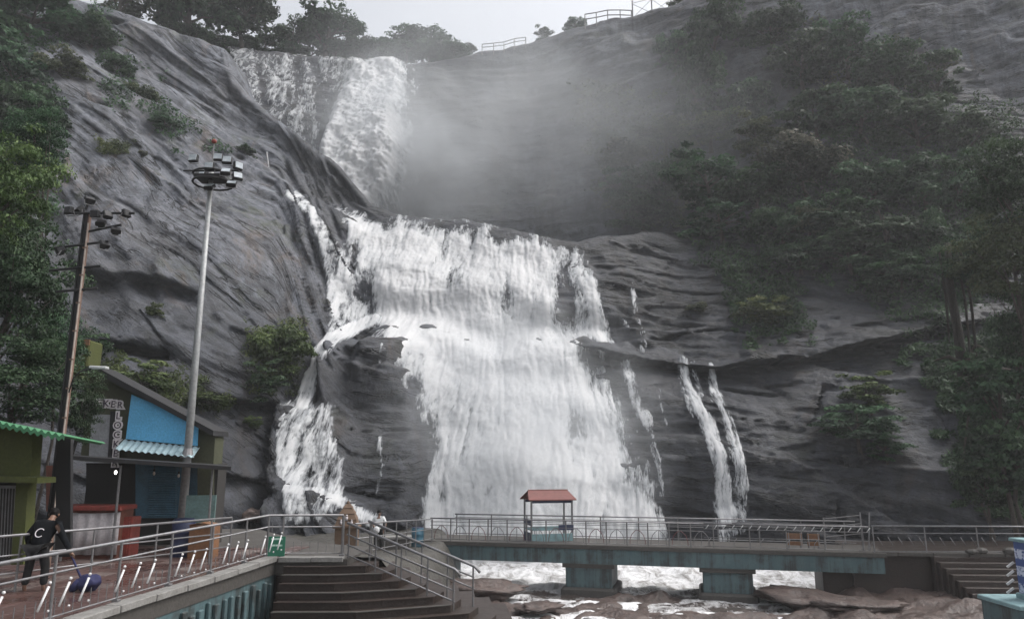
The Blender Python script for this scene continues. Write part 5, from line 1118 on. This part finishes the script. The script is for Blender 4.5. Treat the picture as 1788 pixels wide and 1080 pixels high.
# ------------------------------------------------------------------ people
M_SKIN = paint('brown_skin', (.17,.095,.065), .55, 0, .1, 8.0, (.10,.05,.035)); M_HAIR = paint('black_hair', (.005,.004,.004), .8, 0, .1, spec=.15); M_JACKET = paint('black_jacket', (.004,.005,.007), .9, 0, .2, 6.0, (.008,.008,.010), .15); M_TROUS = paint('black_trousers', (.005,.005,.006), .85, 0, .2, 6.0)
M_SHIRT = paint('white_shirt', (.62,.63,.64), .85, 0, .25, 6.0, (.35,.35,.36))
class Graph:
    """joints and bones; grown into one surface by blending capsules (metaballs would merge fingers)"""
    def __init__(s): s.n = []; s.e = []
    def chain(s, pts, at_=None):
        prev = at_
        for p, r in pts:
            s.n.append((Vector(p), r)); i = len(s.n) - 1
            if prev is not None: s.e.append((prev, i))
            prev = i
        return prev
def grow(name, gph, mat, parent, sub=2):
    bm_ = bpy.data.meshes.new(name); bm_.from_pydata([tuple(n[0]) for n in gph.n], gph.e, [])
    ob = bpy.data.objects.new(name, bm_); col.objects.link(ob)
    bpy.context.view_layer.objects.active = ob
    ob.select_set(True); bpy.ops.object.modifier_add(type='SKIN'); ob.select_set(False)
    sv = bm_.skin_vertices[0].data
    for i, n in enumerate(gph.n):
        r = n[1]; sv[i].radius = r if isinstance(r, tuple) else (r, r); sv[i].use_root = (i == 0)
    s2 = ob.modifiers.new('sub', 'SUBSURF'); s2.levels = sub; s2.render_levels = sub
    dg = bpy.context.evaluated_depsgraph_get(); m2 = bpy.data.meshes.new_from_object(ob.evaluated_get(dg)); m2.name = name; bpy.data.objects.remove(ob)
    m2.materials.clear(); m2.materials.append(mat); m2.polygons.foreach_set('use_smooth', np.ones(len(m2.polygons), bool)); return mobj(name, m2, parent)
def person(base, J, label, shirt, trousers, hair=M_HAIR, rz=0.0, sleeves=1.0):
    t = empty('person', base, rz, label, 'person'); V = {k: Vector(v) for k, v in J.items()}
    g_ = Graph(); g_.chain([(V['hip'], (.15, .11))]); i = g_.chain([(V['belly'], (.135, .10)), (V['chest'], (.16, .11))], 0); nk = g_.chain([(V['neck'], .058)], i)
    hd = V['head']; up = (hd - V['neck']).normalized(); g_.chain([(V['neck'] + up * .06, .055), (hd - up * .03, (.072, .085)), (hd + up * .06, (.078, .092)), (hd + up * .125, (.05, .06))], nk)
    fw = Vector(J.get('face', (0, 1, 0))).normalized(); g_.chain([(hd + fw * .095 - up * .005, .016), (hd + fw * .115 - up * .02, .010)], len(g_.n) - 3)       # nose
    for s in 'LR':
        j = g_.chain([(V['sh' + s], .062), (V['el' + s], .045), (V['wr' + s], .030)], i)
        d = (V['wr' + s] - V['el' + s]).normalized(); w = d.cross(Vector((0, 1, .2))).normalized(); p = V['wr' + s] + d * .055; k = g_.chain([(p, (.036, .018))], j)
        for q, L in ((-.028, .070), (-.010, .082), (.010, .078), (.028, .062)):
            b0_ = p + d * .035 + w * q; g_.chain([(b0_, .0095), (b0_ + d * L * .5, .0088), (b0_ + d * L * .85 + fw * .02, .007)], k)
        g_.chain([(V['wr' + s] + d * .03 - w * .035, .011), (V['wr' + s] + d * .075 - w * .05 + fw * .01, .009)], j)
        k = g_.chain([(V['th' + s], .088), (V['kn' + s], .058), (V['an' + s], .038)], 0); g_.chain([(V['an' + s] + fw * .06 - Vector((0, 0, .045)), (.042, .032)), (V['an' + s] + fw * .17 - Vector((0, 0, .055)), (.036, .024))], k)
    grow('body', g_, M_SKIN, t)
    c_ = Graph(); c_.chain([(V['hip'] - Vector((0, 0, .06)), (.21, .19))]); i = c_.chain([(V['belly'], (.175, .14)), (V['chest'], (.205, .15))], 0); c_.chain([(V['chest'].lerp(V['neck'], .75), (.09, .085))], i)
    for s in 'LR': c_.chain([(V['sh' + s], .088), (V['sh' + s].lerp(V['el' + s], min(1, sleeves * 2)), .068)] + ([(V['el' + s].lerp(V['wr' + s], .9), .048)] if sleeves > .6 else []), i)
    grow('jacket' if sleeves > .6 else 'shirt', c_, shirt, t)
    c_ = Graph(); c_.chain([(V['hip'] + Vector((0, 0, .03)), (.19, .17))])
    for s in 'LR': c_.chain([(V['th' + s], .112), (V['kn' + s], .085), (V['an' + s] + Vector((0, 0, .02)), .072)], 0)
    grow('trousers', c_, trousers, t)
    mobj('hair', MB().ball(tuple(hd + up * .045 - fw * .022), .105, 14, 10, (.92, 1.04, 1.0)).mesh('hair', hair, True), t)
    for s in (-1, 1):
        rt = fw.cross(up).normalized(); mobj('ear', MB().ball(tuple(hd + rt * s * .088), .022, 7, 6, (.6, 1, 1.4)).mesh('ear', M_SKIN, True), t); mobj('eye', MB().ball(tuple(hd + fw * .083 + rt * s * .032 + up * .012), .013, 7, 6).mesh('eye', M_CLOTH, True), t)
    mobj('mouth', MB().box(tuple(hd + fw * .088 - up * .055), (.045, .012, .010)).mesh('mouth', M_BRICK), t)
    return t
b1 = G(56, 1033, 0.0)
J1 = dict(hip=(0,0,.86), belly=(.02,.06,1.0), chest=(.06,.16,1.20), neck=(.06,.27,1.36), head=(.04,.36,1.44), face=(-.2,.8,-.5), shL=(-.15,.16,1.27), elL=(-.30,.10,1.02), wrL=(-.25,.18,.80), shR=(.27,.15,1.25), elR=(.42,.16,.98), wrR=(.62,.10,.74),
          thL=(-.10,.0,.80), knL=(-.15,.05,.45), anL=(-.16,-.02,.08), thR=(.12,.0,.80), knR=(.17,.06,.45), anR=(.19,.02,.08))
p1_ = person(b1 + (0, 0, .02), J1, 'person in black jacket with ring emblem bending over behind the near railing', M_JACKET, M_TROUS, rz=0.0)
em = [(.085 * math.cos(a), 0, .085 * math.sin(a)) for a in [math.radians(40 + 14.5 * k) for k in range(20)]]
mobj('emblem', MB().tube(em, .010, 6).mesh('emblem', M_LETO), p1_, (.05, -.065, 1.12), (math.radians(-24), 0, 0), (1, .35, 1))
bg_ = G(153, 1033, 0.0); bgo = empty('bag', bg_ + (0, 0, .01), 0, 'slumped navy cloth bag with strap held by the bending person', 'bag')
bb = MB().ball((0, 0, .15), 1.0, 20, 14); a = np.array(bb.v); k = 1 + .26 * fbm(a[:, 0] * 1.6, a[:, 1] * 1.6, a[:, 2] * 1.6 + 5, 4) - .12 * np.abs(fbm(a[:, 0] * 3, a[:, 1] * 3, a[:, 2] * 1.5 + 3, 2)); a = (a - (0, 0, .15)) * k[:, None] * np.array((.24, .18, .165)) + (0, 0, .16); a[:, 2] = np.maximum(a[:, 2], .005)
M_BAG = paint('navy_cloth', (.018,.020,.07), .85, 0, .25, 5.0)
mobj('sack', mk_mesh('sack', a.tolist(), bb.f, M_BAG, True), bgo)
hnd = np.array((.66, .09, .66)) + b1 - bg_; mobj('strap', MB().tube([hnd, hnd * .66 + (.02, 0, -.05), hnd * .36 + (.03, 0, -.06), (-.13, -.03, .24), (-.02, -.05, .27)], [.018, .022, .026, .030, .022], 7).mesh('strap', M_BAG, True), bgo)
mobj('drape', MB().tube([(-.15, -.06, .22), (-.23, -.08, .10), (-.29, -.08, .02)], [.07, .085, .05], 9).mesh('drape', M_BAG, True), bgo)
b2 = np.array((P(662, 905, 33)[0], 33.0, 0)); b2[2] = bankz(b2[0], 33.0)
J2 = dict(hip=(0,0,.90), belly=(0,0,1.05), chest=(0,0,1.25), neck=(0,0,1.42), head=(0,-.02,1.54), face=(.1,-1,-.1), shL=(-.19,0,1.34), elL=(-.30,-.03,1.10), wrL=(-.16,-.20,.98), shR=(.19,0,1.34), elR=(.30,0,1.10), wrR=(.26,-.10,.86), thL=(-.10,0,.84), knL=(-.11,-.02,.47), anL=(-.12,0,.08), thR=(.10,0,.84), knR=(.12,-.03,.47), anR=(.13,0,.08))
p2_ = person(b2, J2, 'person in white shirt and dark trousers standing behind the stair handrails', M_SHIRT, M_TROUS, sleeves=.5)
tw = empty('towel', b2 + (-.06, -.24, .80), 0, 'rolled white towel held at the waist of the white shirted person', 'towel'); mobj('roll', MB().ball((0, 0, .06), .14, 12, 8, (1, .6, 1.1)).mesh('roll', M_SHIRT, True), tw); mobj('fold', MB().tube([(-.1, -.06, .1), (0, -.085, .06), (.09, -.06, -.02)], .02, 6).mesh('fold', M_CLOTH, True), tw)

# ------------------------------------------------------------------ haze and spray
def volume_mat(name, density, color, noisy=None):
    m = bpy.data.materials.new(name); m.use_nodes = True; nt = m.node_tree; nt.nodes.clear()
    pv = nt.nodes.new('ShaderNodeVolumePrincipled'); out = nt.nodes.new('ShaderNodeOutputMaterial')
    pv.inputs['Color'].default_value = (*color, 1); pv.inputs['Anisotropy'].default_value = 0.2
    pv.inputs['Density'].default_value = density
    nt.links.new(pv.outputs[0], out.inputs['Volume'])
    if noisy:
        tc = nt.nodes.new('ShaderNodeTexCoord')
        ln = nt.nodes.new('ShaderNodeVectorMath'); ln.operation = 'LENGTH'; nt.links.new(tc.outputs['Object'], ln.inputs[0])
        fall = ramp(nt, ln.outputs['Value'], [(0.0, 1.0), (0.35, 0.62), (0.7, 0.18), (1.0, 0.0)]).outputs[0]
        n = noise(nt, tc.outputs['Object'], noisy, 3, .55)
        dn = math_(nt, 'MULTIPLY', math_(nt, 'MULTIPLY', fall, ramp(nt, n, [(0.34, 0.12), (0.66, 1.0)]).outputs[0]), density)
        nt.links.new(dn, pv.inputs['Density'])
    return m
hz = MB().box((0, 42, 37.5), (250, 180, 88)).build('haze', volume_mat('haze_air', 0.0007, (0.93, 0.95, 0.97)))
tag(hz, 'thin pale haze hanging in the gorge air', 'haze', None, 'stuff')
def puff(name, c, r, density, label, sc_=2.8):
    me = MB().ball((0, 0, 0), 1.0, 20, 12).mesh(name, volume_mat(name + '_air', density, (0.92, 0.95, 0.98), sc_))
    o = mobj(name, me, None, c, (0, 0, 0), r); tag(o, label, 'spray', None, 'stuff')
puff('spray_cloud', P(705, 300, 75), (14, 8, 13), 0.34, 'dense white spray at the foot of the upper waterfall')
puff('spray_cloud', P(840, 235, 80), (28, 15, 21), 0.085, 'pale spray cloud drifting right across the hazy back cliff')
puff('spray_cloud', P(1080, 250, 72), (24, 8, 16), 0.045, 'thin veil of spray over the left side of the right wood')
puff('spray_cloud', P(915, 770, 44.5), (10.0, 5.0, 10), 0.32, 'white spray billowing at the foot of the main waterfall')
puff('spray_cloud', P(850, 610, 49.5), (8.0, 4.0, 4), 0.14, 'spray bursting off the middle ledge of the main waterfall')
puff('spray_cloud', P(665, 215, 77), (6.5, 5, 11), 0.22, 'billowing white spray wrapped around the upper plume')
